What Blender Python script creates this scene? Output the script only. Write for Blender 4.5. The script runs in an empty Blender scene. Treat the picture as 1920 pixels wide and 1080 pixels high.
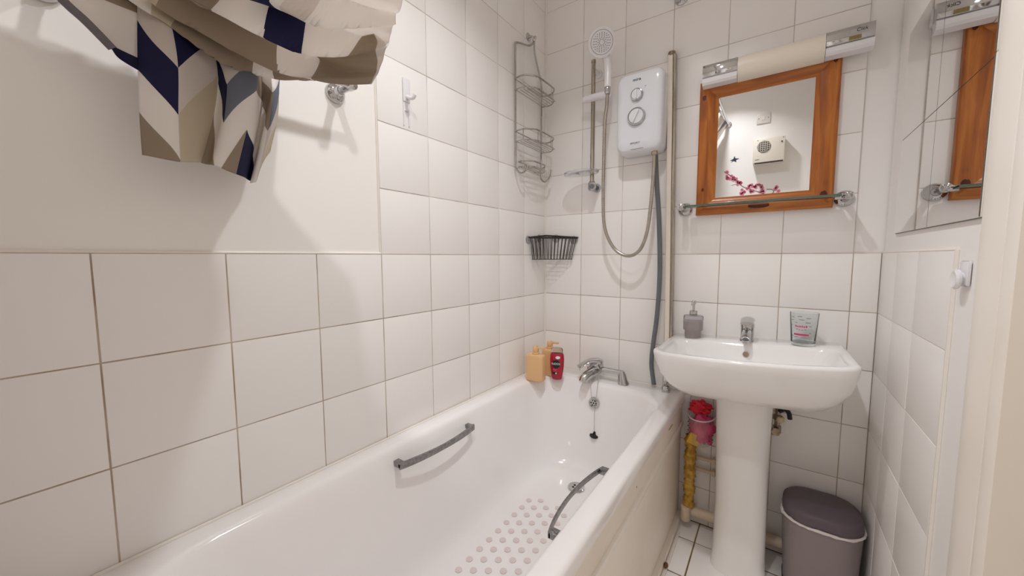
import bpy, bmesh, math, random
from mathutils import Vector, Matrix
random.seed(7)
PI = math.pi
scene = bpy.context.scene
C = scene.collection

# ------------------------------------------------------------------ camera
CAM = Vector((0.9924, -1.7065, 1.15))
yaw, pit, roll = -0.6151, 0.0831, -0.0031
fw = Vector((math.sin(yaw)*math.cos(pit), math.cos(yaw)*math.cos(pit), -math.sin(pit)))
rt = Vector((math.cos(yaw), -math.sin(yaw), 0)); up = rt.cross(fw)
rt2 = rt*math.cos(roll)+up*math.sin(roll); up2 = -rt*math.sin(roll)+up*math.cos(roll)
cd = bpy.data.cameras.new('camera'); cam = bpy.data.objects.new('camera', cd); C.objects.link(cam)
cd.sensor_width = 36; cd.lens = 698.54/1920*36; cd.clip_start = 0.01
cam.matrix_world = Matrix(((rt2.x, up2.x, -fw.x, CAM.x), (rt2.y, up2.y, -fw.y, CAM.y), (rt2.z, up2.z, -fw.z, CAM.z), (0, 0, 0, 1)))
scene.camera = cam
# ------------------------------------------------------------------ world, lamps, exposure
w = bpy.data.worlds.new('world'); scene.world = w; w.use_nodes = True
w.node_tree.nodes['Background'].inputs[0].default_value = (0.9, 0.92, 1, 1)
w.node_tree.nodes['Background'].inputs[1].default_value = 0.3
LAMPS = [((0.63, -0.89, 2.488), 3.6), ((0.66, -1.45, 2.488), 2.7)]
LAMP_COL = (0.94, 0.957, 0.985)
scene.view_settings.view_transform = 'Standard'; scene.view_settings.look = 'None'
scene.view_settings.gamma = 1; scene.view_settings.use_curve_mapping = False
scene.view_settings.exposure = 0.62
scene.cycles.max_bounces = 10; scene.cycles.diffuse_bounces = 8; scene.cycles.glossy_bounces = 5
scene.cycles.transmission_bounces = 10; scene.cycles.transparent_max_bounces = 12

# ------------------------------------------------------------------ materials
def srgb(r, g, b):
    f = lambda c: (c/255/12.92) if c/255 <= .04045 else ((c/255+.055)/1.055)**2.4
    return (f(r), f(g), f(b), 1)
def mat(name, col, rough=.5, metal=0, spec=None, trans=0, ior=1.45, noise=None, bump=None, coat=0, alpha=1, sub=0):
    m = bpy.data.materials.new(name); m.use_nodes = True; nt = m.node_tree; b = nt.nodes['Principled BSDF']
    b.inputs['Base Color'].default_value = col; b.inputs['Roughness'].default_value = rough; b.inputs['Metallic'].default_value = metal
    b.inputs['Transmission Weight'].default_value = trans; b.inputs['IOR'].default_value = ior; b.inputs['Coat Weight'].default_value = coat
    b.inputs['Alpha'].default_value = alpha
    if noise:                                   # (scale, second colour, amount)
        t = nt.nodes.new('ShaderNodeTexCoord'); n = nt.nodes.new('ShaderNodeTexNoise'); n.inputs['Scale'].default_value = noise[0]; n.inputs['Detail'].default_value = 5
        r = nt.nodes.new('ShaderNodeValToRGB'); r.color_ramp.elements[0].position = .35; r.color_ramp.elements[1].position = .7
        a = noise[2]; c2 = noise[1]
        r.color_ramp.elements[0].color = col; r.color_ramp.elements[1].color = tuple(col[i]*(1-a)+c2[i]*a for i in range(3))+(1,)
        nt.links.new(t.outputs['Object'], n.inputs['Vector']); nt.links.new(n.outputs['Fac'], r.inputs[0]); nt.links.new(r.outputs[0], b.inputs['Base Color'])
    if bump:
        t = nt.nodes.new('ShaderNodeTexCoord'); n = nt.nodes.new('ShaderNodeTexNoise'); n.inputs['Scale'].default_value = bump[0]; n.inputs['Detail'].default_value = 3
        bp = nt.nodes.new('ShaderNodeBump'); bp.inputs['Strength'].default_value = bump[1]; bp.inputs['Distance'].default_value = bump[2]
        nt.links.new(t.outputs['Object'], n.inputs['Vector']); nt.links.new(n.outputs['Fac'], bp.inputs['Height']); nt.links.new(bp.outputs[0], b.inputs['Normal'])
    return m
M = {}
M['tile'] = mat('tile_glaze', (0.912, 0.882, 0.860, 1), .34, bump=(9, .25, .002), noise=(2.5, (0.892, 0.867, 0.85), .5))
M['grout'] = mat('grout', srgb(224, 216, 208), .9, noise=(11, srgb(176, 160, 146), .8))
M['grout_dirty'] = mat('grout_dirty', srgb(204, 190, 174), .9, noise=(9, srgb(150, 130, 108), .9))
M['grout_floor'] = mat('grout_floor', srgb(150, 126, 98), .9, noise=(12, srgb(104, 80, 54), .9))
M['grout_white'] = mat('grout_white', srgb(228, 220, 214), .9)
M['paint'] = mat('wall_paint', (0.90, 0.87, 0.835, 1), .42, bump=(30, .12, .001))
M['paint_white'] = mat('wall_paint_white', (0.905, 0.88, 0.86, 1), .5, bump=(25, .1, .001))
M['sealant'] = mat('sealant', srgb(238, 232, 224), .4)
M['ceil'] = mat('ceiling_paint', (0.915, 0.89, 0.86, 1), .8, noise=(3, (.905, .88, .85), .5))
M['gloss_cream'] = mat('gloss_cream', srgb(247, 241, 233), .35, noise=(3, srgb(240, 230, 216), .6))
M['gloss_white'] = mat('gloss_white', srgb(230, 224, 220), .35, noise=(4, srgb(222, 214, 208), .6))
M['panel'] = mat('panel_paint', srgb(246, 237, 225), .45, noise=(5, srgb(238, 225, 208), .6))
M['panel_wood'] = mat('panel_wood_bare', srgb(120, 78, 52), .7, noise=(20, srgb(84, 52, 34), .8))
M['acrylic'] = mat('bath_acrylic', (0.93, 0.905, 0.895, 1), .12, coat=.3, noise=(2, (.92, .895, .885), .5))
M['dot'] = mat('anti_slip_dot', srgb(228, 216, 212), .5, noise=(60, srgb(222, 209, 205), .6))
M['ceramic'] = mat('ceramic', (0.885, 0.865, 0.85, 1), .08, coat=.4, noise=(2, (.875, .855, .84), .4))
M['chrome'] = mat('chrome', (0.60, 0.59, 0.59, 1), .06, 1, noise=(8, (.5, .49, .49), .6))
M['chrome_dark'] = mat('chrome_ribbed', (0.36, 0.35, 0.35, 1), .22, 1, bump=(160, .8, .003), noise=(90, (.18, .17, .17), .8))
M['chrome_warm'] = mat('chrome_warm', (0.50, 0.45, 0.38, 1), .12, 1, noise=(10, (.36, .31, .25), .7))
M['hose'] = mat('hose_steel', (0.50, 0.455, 0.40, 1), .28, 1, noise=(40, (.36, .32, .28), .6))
M['wire'] = mat('wire_chrome', (0.52, 0.50, 0.48, 1), .15, 1, noise=(30, (.40, .38, .36), .6))
M['black_wire'] = mat('black_wire', srgb(38, 24, 22), .4, noise=(50, srgb(58, 38, 34), .6))
M['black'] = mat('black_rubber', srgb(26, 23, 24), .5, noise=(30, srgb(40, 36, 36), .5))
M['white_plastic'] = mat('white_plastic', srgb(234, 232, 234), .2, coat=.2, noise=(3, srgb(230, 227, 230), .5))
M['post_white'] = mat('post_white', srgb(240, 232, 220), .35, noise=(6, srgb(228, 214, 196), .6))
M['chrome_grey'] = mat('chrome_grey', (0.42, 0.41, 0.41, 1), .12, 1, noise=(40, (.7, .69, .69), .7))
M['unit_white'] = mat('unit_white', srgb(228, 229, 234), .16, coat=.4, noise=(3, srgb(224, 226, 232), .5))
M['grey_ink'] = mat('grey_ink', srgb(120, 116, 120), .5, noise=(50, srgb(110, 106, 110), .5))
M['dark_ink'] = mat('dark_ink', srgb(45, 52, 58), .5, noise=(50, srgb(38, 44, 50), .5))
M['grey_tube'] = mat('grey_tube', srgb(112, 116, 120), .35, noise=(8, srgb(96, 99, 104), .6))
M['glass'] = mat('clear_glass', (0.975, 0.992, 0.985, 1), .01, trans=1, ior=1.42, noise=(3, (.96, .985, .975), .5))
M['glass_edge'] = mat('glass_edge', srgb(70, 104, 92), .15, noise=(10, srgb(90, 126, 112), .6))
M['smoke_glass'] = mat('smoke_glass', (0.78, 0.76, 0.79, 1), .03, trans=.92, ior=1.3, noise=(4, (.74, .72, .76), .5))
M['soap'] = mat('liquid_soap', srgb(206, 192, 184), .4, noise=(6, srgb(196, 182, 174), .5))
M['clear_plastic'] = mat('clear_plastic', (0.92, 0.91, 0.92, 1), .12, trans=.9, ior=1.25, noise=(6, (.86, .85, .86), .5))
M['frosted'] = mat('frosted_plastic', (0.90, 0.87, 0.86, 1), .3, trans=.4, ior=1.2, alpha=.16, noise=(6, (.8, .77, .75), .5))
M['mirror'] = mat('mirror_silver', (0.87, 0.865, 0.855, 1), .0, 1, noise=(1, (.86, .855, .845), .4))
M['groove'] = mat('mirror_edge', srgb(92, 86, 80), .4, noise=(20, srgb(120, 112, 104), .5))
M['beige'] = mat('beige_plastic', srgb(232, 188, 138), .38, noise=(5, srgb(226, 180, 130), .5))
M['red'] = mat('crimson_plastic', srgb(178, 14, 50), .2, coat=.4, noise=(12, srgb(150, 8, 40), .7))
M['label_black'] = mat('label_black', srgb(14, 26, 22), .4, noise=(30, srgb(10, 60, 40), .6))
M['label_white'] = mat('label_white', srgb(240, 236, 236), .5, noise=(30, srgb(230, 226, 226), .5))
M['label_pink'] = mat('label_pink', srgb(240, 110, 150), .5, noise=(30, srgb(230, 96, 140), .5))
M['print_pink'] = mat('print_pink', srgb(196, 40, 96), .5, noise=(30, srgb(214, 90, 130), .6))
M['print_grey'] = mat('print_grey', srgb(128, 126, 122), .5, noise=(30, srgb(150, 148, 144), .6))
M['bin'] = mat('bin_plastic', srgb(146, 135, 137), .45, noise=(4, srgb(138, 127, 129), .5))
M['bin_lid'] = mat('bin_lid', srgb(102, 90, 98), .5, noise=(4, srgb(96, 84, 92), .5))
M['liner'] = mat('bin_liner', srgb(236, 228, 226), .5, noise=(40, srgb(220, 210, 208), .6), bump=(60, .6, .004))
M['pink_cloth'] = mat('pink_cloth', srgb(226, 92, 136), .85, noise=(30, srgb(206, 68, 112), .7), bump=(90, .6, .003))
M['red_cloth'] = mat('red_cloth', srgb(224, 36, 58), .6, noise=(24, srgb(198, 20, 46), .7))
M['yellow_sponge'] = mat('yellow_sponge', srgb(232, 190, 78), .9, noise=(60, srgb(214, 166, 50), .7), bump=(120, .6, .003))
M['foam'] = mat('pipe_foam', srgb(216, 172, 84), .9, noise=(45, srgb(150, 104, 36), .9), bump=(55, .9, .008))
M['pvc'] = mat('pvc_pipe', srgb(222, 204, 182), .4, noise=(8, srgb(206, 184, 158), .6))
M['brass'] = mat('valve_metal', (0.42, 0.33, 0.25, 1), .3, 1, noise=(40, (.16, .11, .08), .8))
M['ivory'] = mat('ivory_plastic', srgb(214, 200, 160), .45, noise=(20, srgb(200, 184, 140), .6))
M['lime'] = mat('lime_patch', srgb(150, 136, 78), .5, noise=(50, srgb(120, 96, 50), .7))
M['opal'] = mat('opal_diffuser', srgb(238, 228, 214), .3, noise=(3, srgb(234, 222, 206), .5))
M['heater'] = mat('heater_cream', srgb(232, 226, 214), .4, noise=(4, srgb(228, 220, 206), .5))
M['heater_dark'] = mat('heater_slots', srgb(70, 62, 56), .6, noise=(40, srgb(96, 88, 80), .5))
M['switch'] = mat('switch_white', srgb(226, 220, 214), .3, noise=(10, srgb(220, 214, 208), .5))
M['petal'] = mat('decal_petal', srgb(246, 176, 192), .7, noise=(90, srgb(226, 120, 146), .8))
M['petal_dark'] = mat('decal_petal_dark', srgb(214, 90, 124), .7, noise=(90, srgb(190, 60, 96), .8))
M['twig'] = mat('decal_twig', srgb(88, 70, 66), .7, noise=(60, srgb(60, 46, 44), .7))
M['bird'] = mat('decal_bird', srgb(52, 60, 84), .7, noise=(60, srgb(36, 40, 58), .7))
M['knot'] = mat('pine_knot', srgb(92, 36, 12), .4, noise=(60, srgb(58, 18, 8), .8))
M['hem'] = mat('curtain_hem', srgb(112, 108, 112), .8, noise=(60, srgb(98, 94, 98), .6))

def wood(name, axis):
    m = bpy.data.materials.new(name); m.use_nodes = True; nt = m.node_tree; b = nt.nodes['Principled BSDF']; N = nt.nodes.new; Lk = nt.links.new
    t = N('ShaderNodeTexCoord'); mp = N('ShaderNodeMapping'); s = [26, 26, 26]; s[axis] = 2.2; mp.inputs['Scale'].default_value = s
    n = N('ShaderNodeTexNoise'); n.inputs['Scale'].default_value = 1.6; n.inputs['Detail'].default_value = 6; n.inputs['Distortion'].default_value = .7
    r = N('ShaderNodeValToRGB'); e = r.color_ramp.elements; e[0].position = .3; e[0].color = srgb(132, 66, 14); e[1].position = .72; e[1].color = srgb(204, 128, 46)
    k = e.new(.5); k.color = srgb(172, 94, 24)
    n2 = N('ShaderNodeTexVoronoi'); n2.inputs['Scale'].default_value = 5.5; r2 = N('ShaderNodeValToRGB'); r2.color_ramp.elements[0].position = .04; r2.color_ramp.elements[0].color = (0.06, .012, .006, 1); r2.color_ramp.elements[1].position = .13; r2.color_ramp.elements[1].color = (1, 1, 1, 1)
    mx = N('ShaderNodeMix'); mx.data_type = 'RGBA'; mx.blend_type = 'MULTIPLY'; mx.inputs[0].default_value = .85
    Lk(t.outputs['Object'], mp.inputs[0]); Lk(mp.outputs[0], n.inputs['Vector']); Lk(n.outputs['Fac'], r.inputs[0])
    Lk(t.outputs['Object'], n2.inputs['Vector']); Lk(n2.outputs['Distance'], r2.inputs[0]); Lk(r.outputs[0], mx.inputs[6]); Lk(r2.outputs[0], mx.inputs[7]); Lk(mx.outputs[2], b.inputs['Base Color'])
    b.inputs['Roughness'].default_value = .32; b.inputs['Coat Weight'].default_value = .15
    return m
M['wood_x'] = wood('pine_horizontal', 0); M['wood_z'] = wood('pine_vertical', 2)

FAB = dict(n=srgb(24, 26, 74), s=srgb(128, 132, 146), t=srgb(170, 153, 134), b=srgb(214, 202, 180), w=srgb(246, 241, 236), l=srgb(228, 219, 212))
def fabric(name, table=None):
    """herringbone print of slanted blocks in UV space; table (30 letters, 6 columns x 5 rows) fixes the colours, else they vary block by block"""
    m = bpy.data.materials.new(name); m.use_nodes = True; nt = m.node_tree; b = nt.nodes['Principled BSDF']; N = nt.nodes.new; Lk = nt.links.new
    uv = N('ShaderNodeUVMap'); sp = N('ShaderNodeSeparateXYZ'); Lk(uv.outputs[0], sp.inputs[0])
    def mth(op, a, c=None):
        k = N('ShaderNodeMath'); k.operation = op
        for i, v in enumerate((a, c)):
            if v is None: continue
            if isinstance(v, (int, float)): k.inputs[i].default_value = v
            else: Lk(v, k.inputs[i])
        return k.outputs[0]
    u, v = sp.outputs[0], sp.outputs[1]
    col = mth('FLOOR', u); fr = mth('SUBTRACT', u, col); odd = mth('FLOORED_MODULO', col, 2)
    tri = mth('ADD', mth('MULTIPLY', fr, mth('SUBTRACT', 1, odd)), mth('MULTIPLY', mth('SUBTRACT', 1, fr), odd))
    row = mth('FLOOR', mth('SUBTRACT', v, tri))
    r = N('ShaderNodeValToRGB'); r.color_ramp.interpolation = 'CONSTANT'; e = r.color_ramp.elements
    if table:
        rc = mth('MINIMUM', mth('MAXIMUM', mth('ADD', row, 1), 0), 4); cc = mth('MINIMUM', mth('MAXIMUM', col, 0), 5)
        fac = mth('DIVIDE', mth('ADD', mth('ADD', mth('MULTIPLY', cc, 5), rc), .5), 30); seq = [(i/30, c) for i, c in enumerate(table)]
    else:
        wn = N('ShaderNodeTexWhiteNoise'); wn.noise_dimensions = '2D'; cb = N('ShaderNodeCombineXYZ'); Lk(col, cb.inputs[0]); Lk(row, cb.inputs[1]); Lk(cb.outputs[0], wn.inputs['Vector']); fac = wn.outputs['Value']
        seq = [(0, 'w'), (.40, 'b'), (.56, 'l'), (.72, 't'), (.86, 'n'), (.95, 's')]
    e[0].position = 0; e[0].color = FAB[seq[0][1]]; e[1].position = seq[1][0]; e[1].color = FAB[seq[1][1]]
    for p, c in seq[2:]:
        k = e.new(p); k.color = FAB[c]
    Lk(fac, r.inputs[0]); Lk(r.outputs[0], b.inputs['Base Color']); b.inputs['Roughness'].default_value = .75
    tr = N('ShaderNodeBsdfTranslucent'); Lk(r.outputs[0], tr.inputs[0]); ms = N('ShaderNodeMixShader'); ms.inputs[0].default_value = .34
    Lk(b.outputs[0], ms.inputs[1]); Lk(tr.outputs[0], ms.inputs[2]); Lk(ms.outputs[0], nt.nodes['Material Output'].inputs[0])
    return m
M['fab_swag'] = fabric('curtain_print')
#            columns left to right, rows -1,0,1,2,3
M['fab_tail'] = fabric('curtain_print_tail', 'lnwtt' 'nlbbb' 'lnwtb' 'lswtl' 'wtwnl' 'wslbw')

# ------------------------------------------------------------------ helpers
def obj(name, me, m, parent=None, smooth=True, angle=40, recalc=True):
    if isinstance(me, bmesh.types.BMesh):
        bm = me
        if recalc: bmesh.ops.recalc_face_normals(bm, faces=bm.faces[:])
        me = bpy.data.meshes.new(name); bm.to_mesh(me); bm.free()
    if m is not None and not me.materials: me.materials.append(M[m] if isinstance(m, str) else m)
    if smooth and len(me.polygons):
        me.polygons.foreach_set('use_smooth', [True]*len(me.polygons))
        try: me.set_sharp_from_angle(angle=math.radians(angle))
        except Exception: pass
    o = bpy.data.objects.new(name, me); C.objects.link(o)
    if parent: o.parent = parent
    return o
def tag(o, label, cat, group=None):
    o['label'] = label; o['category'] = cat
    if group: o['group'] = group
    return o
def thing(name, label, cat, loc=(0, 0, 0), group=None):
    o = bpy.data.objects.new(name, None); C.objects.link(o); o.location = loc; o.empty_display_size = .03
    return tag(o, label, cat, group)
def struct(o, label=None):
    o['kind'] = 'structure'
    if label: o['label'] = label
    return o
def NB(): return bmesh.new()
def box(x0, x1, y0, y1, z0, z1, bev=0, seg=2, bm=None):
    b = NB()
    r = bmesh.ops.create_cube(b, size=1)
    for v in b.verts: v.co = Vector((x0+(v.co.x+.5)*(x1-x0), y0+(v.co.y+.5)*(y1-y0), z0+(v.co.z+.5)*(z1-z0)))
    if bev: bmesh.ops.bevel(b, geom=b.edges[:], offset=bev, segments=seg, profile=.6, affect='EDGES')
    return merge(bm, b)
def merge(bm, b, mtx=None):
    if mtx is not None: bmesh.ops.transform(b, matrix=mtx, verts=b.verts[:])
    if bm is None: return b
    me = bpy.data.meshes.new('t'); b.to_mesh(me); b.free(); bm.from_mesh(me); bpy.data.meshes.remove(me); return bm
def frame(d):
    d = d.normalized(); a = Vector((0, 0, 1)) if abs(d.z) < .9 else Vector((1, 0, 0)); s = d.cross(a).normalized(); return s, s.cross(d).normalized()
def sweep(path, sec, closed=False, caps=True, bm=None, scales=None):
    """sweep section (list of 2d points) along path with parallel transport"""
    b = NB() if bm is None else bm; P = [Vector(p) for p in path]; n = len(P); rings = []
    tan = lambda i: ((P[(i+1) % n]-P[(i-1) % n]) if closed else (P[min(i+1, n-1)]-P[max(i-1, 0)])).normalized()
    s, t = frame(tan(0)); prev = tan(0)
    for i in range(n):
        d = tan(i); q = prev.rotation_difference(d); s = q @ s; t = q @ t; prev = d
        k = scales[i] if scales else 1
        rings.append([b.verts.new(P[i]+s*a*k+t*c*k) for a, c in sec])
    m = len(sec)
    for i in range(n if closed else n-1):
        A, B = rings[i], rings[(i+1) % n]
        for j in range(m): b.faces.new((A[j], A[(j+1) % m], B[(j+1) % m], B[j]))
    if caps and not closed:
        b.faces.new(rings[0][::-1]); b.faces.new(rings[-1])
    return b
def circ(r, n=10): return [(r*math.cos(2*PI*i/n), r*math.sin(2*PI*i/n)) for i in range(n)]
def tube(path, r, n=8, closed=False, bm=None, scales=None): return sweep(path, circ(r, n), closed, True, bm, scales)
def cr(pts, k=8, closed=False):
    P = [Vector(p) for p in pts]; n = len(P); out = []
    for i in range(n if closed else n-1):
        g = lambda j: P[j % n] if closed else P[max(0, min(n-1, j))]
        a, b, c, d = g(i-1), g(i), g(i+1), g(i+2)
        for s in range(k):
            t = s/k; out.append(.5*((2*b)+(c-a)*t+(2*a-5*b+4*c-d)*t*t+(3*b-a-3*c+d)*t**3))
    if not closed: out.append(P[-1])
    return out
def lathe(prof, n=24, org=(0, 0, 0), axis=(0, 0, 1), bm=None, cap=True):
    """prof: (radius, height along axis)"""
    b = NB(); d = Vector(axis).normalized(); s, t = frame(d); O = Vector(org); rings = []
    for r, h in prof:
        rings.append([b.verts.new(O+d*h+(s*math.cos(2*PI*i/n)+t*math.sin(2*PI*i/n))*max(r, 1e-5)) for i in range(n)])
    for A, B in zip(rings, rings[1:]):
        for i in range(n): b.faces.new((A[i], A[(i+1) % n], B[(i+1) % n], B[i]))
    if cap: b.faces.new(rings[0][::-1]); b.faces.new(rings[-1])
    return merge(bm, b)
def loft(rings, cap0=True, cap1=True, bm=None):
    b = NB(); R = [[b.verts.new(p) for p in r] for r in rings]; n = len(R[0])
    for A, B in zip(R, R[1:]):
        for i in range(n): b.faces.new((A[i], A[(i+1) % n], B[(i+1) % n], B[i]))
    if cap0: b.faces.new(R[0][::-1])
    if cap1: b.faces.new(R[-1])
    return merge(bm, b)
def rrect(x0, x1, y0, y1, r, k=6, straight=4):
    """rounded rectangle, fixed point count"""
    r = min(r, (x1-x0)/2-1e-4, (y1-y0)/2-1e-4); out = []
    cs = [(x1-r, y0+r, -PI/2), (x1-r, y1-r, 0), (x0+r, y1-r, PI/2), (x0+r, y0+r, PI)]
    for i, (cx, cy, a) in enumerate(cs):
        arc = [(cx+r*math.cos(a+PI/2*j/k), cy+r*math.sin(a+PI/2*j/k)) for j in range(k+1)]
        out += arc; nx = cs[(i+1) % 4]; a2 = nx[2]; q = (nx[0]+r*math.cos(a2), nx[1]+r*math.sin(a2)); p = arc[-1]
        out += [(p[0]+(q[0]-p[0])*j/straight, p[1]+(q[1]-p[1])*j/straight) for j in range(1, straight)]
    return out
def prism(pts, plane, a0, a1, bm=None, bev=0):
    """extrude 2d polygon; plane 'xz' -> along y, 'yz' -> along x, 'xy' -> along z"""
    b = NB(); f = dict(xz=lambda p, h: (p[0], h, p[1]), yz=lambda p, h: (h, p[0], p[1]), xy=lambda p, h: (p[0], p[1], h))[plane]
    A = [b.verts.new(f(p, a0)) for p in pts]; B = [b.verts.new(f(p, a1)) for p in pts]; n = len(pts)
    b.faces.new(A); b.faces.new(B[::-1])
    for i in range(n): b.faces.new((A[i], B[i], B[(i+1) % n], A[(i+1) % n]))
    bmesh.ops.recalc_face_normals(b, faces=b.faces[:])
    if bev: bmesh.ops.bevel(b, geom=b.edges[:], offset=bev, segments=2, profile=.6, affect='EDGES')
    return merge(bm, b)
def text(name, s, size, m, parent, loc, rot, shear=0, ext=.0004, align='CENTER', sx=1):
    cu = bpy.data.curves.new(name, 'FONT'); cu.body = s; cu.size = size; cu.align_x = align; cu.align_y = 'CENTER'; cu.extrude = ext; cu.shear = shear
    t = bpy.data.objects.new('t', cu); C.objects.link(t); dg = bpy.context.evaluated_depsgraph_get(); me = bpy.data.meshes.new_from_object(t.evaluated_get(dg))
    bpy.data.objects.remove(t); me.materials.clear(); o = obj(name, me, m, parent, smooth=False)
    o.location = loc; o.rotation_euler = rot; o.scale = (sx, 1, 1); return o
def sphere(c, r, bm=None, n=12, sc=(1, 1, 1)):
    b = NB(); bmesh.ops.create_uvsphere(b, u_segments=n, v_segments=max(6, n//2+2), radius=r)
    for v in b.verts: v.co = Vector((v.co.x*sc[0]+c[0], v.co.y*sc[1]+c[1], v.co.z*sc[2]+c[2]))
    return merge(bm, b)

# ================================================================== SETTING
W = 1.277; YF = -1.80; ZC = 2.50; Z0 = 1.1597; S = 0.2; TT = .007; GAP = .0024
_tc = {}
def tile(parent, plane, a0, a1, z0, z1, at, GAP=GAP):
    """one glazed tile whose face lies at 'at'; plane: 'L' x=at, 'B' y=at, 'R' x=at, 'F' floor"""
    a0 += GAP/2; a1 -= GAP/2; z0 += GAP/2; z1 -= GAP/2; key = (plane, round(a1-a0, 3), round(z1-z0, 3))
    if key not in _tc:
        b = box(-(a1-a0)/2, (a1-a0)/2, -(z1-z0)/2, (z1-z0)/2, -TT, 0)
        bmesh.ops.bevel(b, geom=[e for e in b.edges if all(v.co.z > -.001 for v in e.verts)], offset=.0018, segments=2, profile=.6, affect='EDGES')
        R = dict(L=Matrix.Rotation(PI/2, 4, 'Z') @ Matrix.Rotation(PI/2, 4, 'X'), B=Matrix.Rotation(PI/2, 4, 'X'), R=Matrix.Rotation(-PI/2, 4, 'Z') @ Matrix.Rotation(PI/2, 4, 'X'), F=Matrix.Identity(4))[plane]
        bmesh.ops.transform(b, matrix=R, verts=b.verts[:]); me = bpy.data.meshes.new('tile'); b.to_mesh(me); b.free()
        me.materials.append(M['tile']); me.polygons.foreach_set('use_smooth', [True]*len(me.polygons)); me.set_sharp_from_angle(angle=math.radians(50)); _tc[key] = me
    o = bpy.data.objects.new('tile', _tc[key]); C.objects.link(o); o.parent = parent; ca, cz = (a0+a1)/2, (z0+z1)/2
    j = random.uniform(-.0005, .0003)
    o.location = dict(L=(at+j, ca, cz), B=(ca, at-j, cz), R=(at-j, ca, cz), F=(ca, cz, at+j))[plane]
    o.rotation_euler = [random.uniform(-.0025, .0025) for _ in range(3)]
    return o
# walls
wl = struct(obj('wall_left', box(-.10, -.006, YF, 0, 0, ZC), 'paint', smooth=False), 'cream painted wall above the bath, half covered in white tiles')
ys = [-(0.1983+.1997*k) for k in range(9)]
lc = [0]+ys[:8]+[YF]
obj('grout_bed', box(-.0065, -.0016, YF, 0, .45, Z0), 'grout_dirty', wl, smooth=False)
obj('grout_bed', box(-.0065, -.0016, ys[4], 0, Z0, ZC), 'grout', wl, smooth=False)
for a, b_ in zip(lc, lc[1:]):
    for r in range(4): tile(wl, 'L', b_, a, Z0-(r+1)*S, Z0-r*S, 0)
for a, b_ in zip(lc[:6], lc[1:6]):
    for r in range(7): tile(wl, 'L', b_, a, Z0+r*S, min(ZC, Z0+(r+1)*S), 0)
b = tube([(-.0045, YF, Z0+.002), (-.0045, ys[4], Z0+.002)], .004, 6); tube([(-.0045, ys[4]-.001, Z0+.002), (-.0045, ys[4]-.001, ZC)], .003, 6, bm=b); obj('sealant_bead', b, 'sealant', wl)
wb = struct(obj('wall_back', box(-.10, W+.10, .006, .10, 0, ZC), 'paint_white', smooth=False), 'white tiled wall behind shower, mirror and basin')
bc = [0, .205, .4063, .607, .8075, 1.0087, 1.2072, W]
obj('grout_bed', box(0, W, .0016, .0065, 0, Z0), 'grout_dirty', wb, smooth=False)
obj('grout_bed', box(0, bc[6], .0016, .0065, Z0, ZC), 'grout', wb, smooth=False)
for a, b_ in zip(bc, bc[1:]):
    for r in range(6): tile(wb, 'B', a, b_, max(0, Z0-(r+1)*S), Z0-r*S, 0)
    if a < 1.2:
        for r in range(7): tile(wb, 'B', a, b_, Z0+r*S, min(ZC, Z0+(r+1)*S), 0)
obj('sealant_bead', tube([(.002, -.002, .57), (.002, -.002, ZC)], .0045, 6), 'sealant', wb)
wr = struct(obj('wall_right', box(W+.006, W+.10, -.80, 0, 0, ZC), 'paint_white', smooth=False), 'white painted wall over a tiled lower part')
obj('grout_bed', box(W+.0016, W+.0065, -.607, 0, 0, Z0), 'grout_white', wr, smooth=False)
rc_ = [0, -.185, -.382, -.607]
for a, b_ in zip(rc_, rc_[1:]):
    for r in range(6): tile(wr, 'R', b_, a, max(0, Z0-(r+1)*S), Z0-r*S, W)
b = tube([(W+.005, 0, Z0+.002), (W+.005, -.609, Z0+.002)], .004, 6); tube([(W+.005, -.609, 0), (W+.005, -.609, Z0+.002)], .005, 6, bm=b); obj('sealant_bead', b, 'sealant', wr)
obj('wall_above_door', box(W+.006, W+.10, -1.80, -.80, 2.08, ZC), 'paint_white', wr, smooth=False)
wf = struct(obj('wall_front', box(-.10, W+.10, YF-.1, YF, 0, ZC), 'paint_white', smooth=False), 'plain white wall seen in the wooden mirror')
cl = struct(obj('ceiling', box(-.10, W+.10, YF-.1, .10, ZC, ZC+.06), 'ceil', smooth=False), 'flat white ceiling')
fl = struct(obj('floor', box(-.10, W+.10, YF-.1, .10, -.08, -.0016), 'grout_floor', smooth=False), 'white tiled floor with brown grout')
fx = [.576, .776, .976, 1.176, W]; fy = [0]+[-.13-.2*k for k in range(9)]
for a, b_ in zip(fx, fx[1:]):
    for c, d in zip(fy, fy[1:]): tile(fl, 'F', a, b_, d, c, 0, .005)
# door side
pr_ = [(W+.02, -.752), (W-.010, -.752), (W-.014, -.765), (W-.016, -.80), (W-.012, -.838), (W-.004, -.845), (W-.004, -.852), (W-.018, -.862), (W-.022, -.885), (W-.018, -.90), (W+.09, -.90), (W+.09, -.80), (W+.02, -.80)]
struct(obj('trim_1', prism(pr_, 'xy', 0, 2.14), 'gloss_cream', angle=25), 'cream gloss door architrave')
d1 = struct(obj('door_1', box(W+.03, W+.07, -1.70, -.905, .005, 2.07, .003), 'gloss_cream'), 'cream painted door in its frame')
for (a, c, e, f) in ((-1.62, -1.33, .2, .95), (-1.27, -.98, .2, .95), (-1.62, -1.33, 1.1, 1.95), (-1.27, -.98, 1.1, 1.95)):
    obj('door_panel', box(W+.022, W+.034, a, c, e, f, .006), 'gloss_cream', d1)
obj('door_handle', lathe([(.012, 0), (.012, .03), (.024, .04), (.026, .055), (.015, .066)], 16, (W+.03, -1.62, 1.02), (-1, 0, 0)), 'chrome', d1)
struct(obj('trim_2', box(W-.018, W+.09, -1.80, -1.70, 0, 2.14, .004), 'gloss_cream'), 'cream door architrave on the far jamb')

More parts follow.
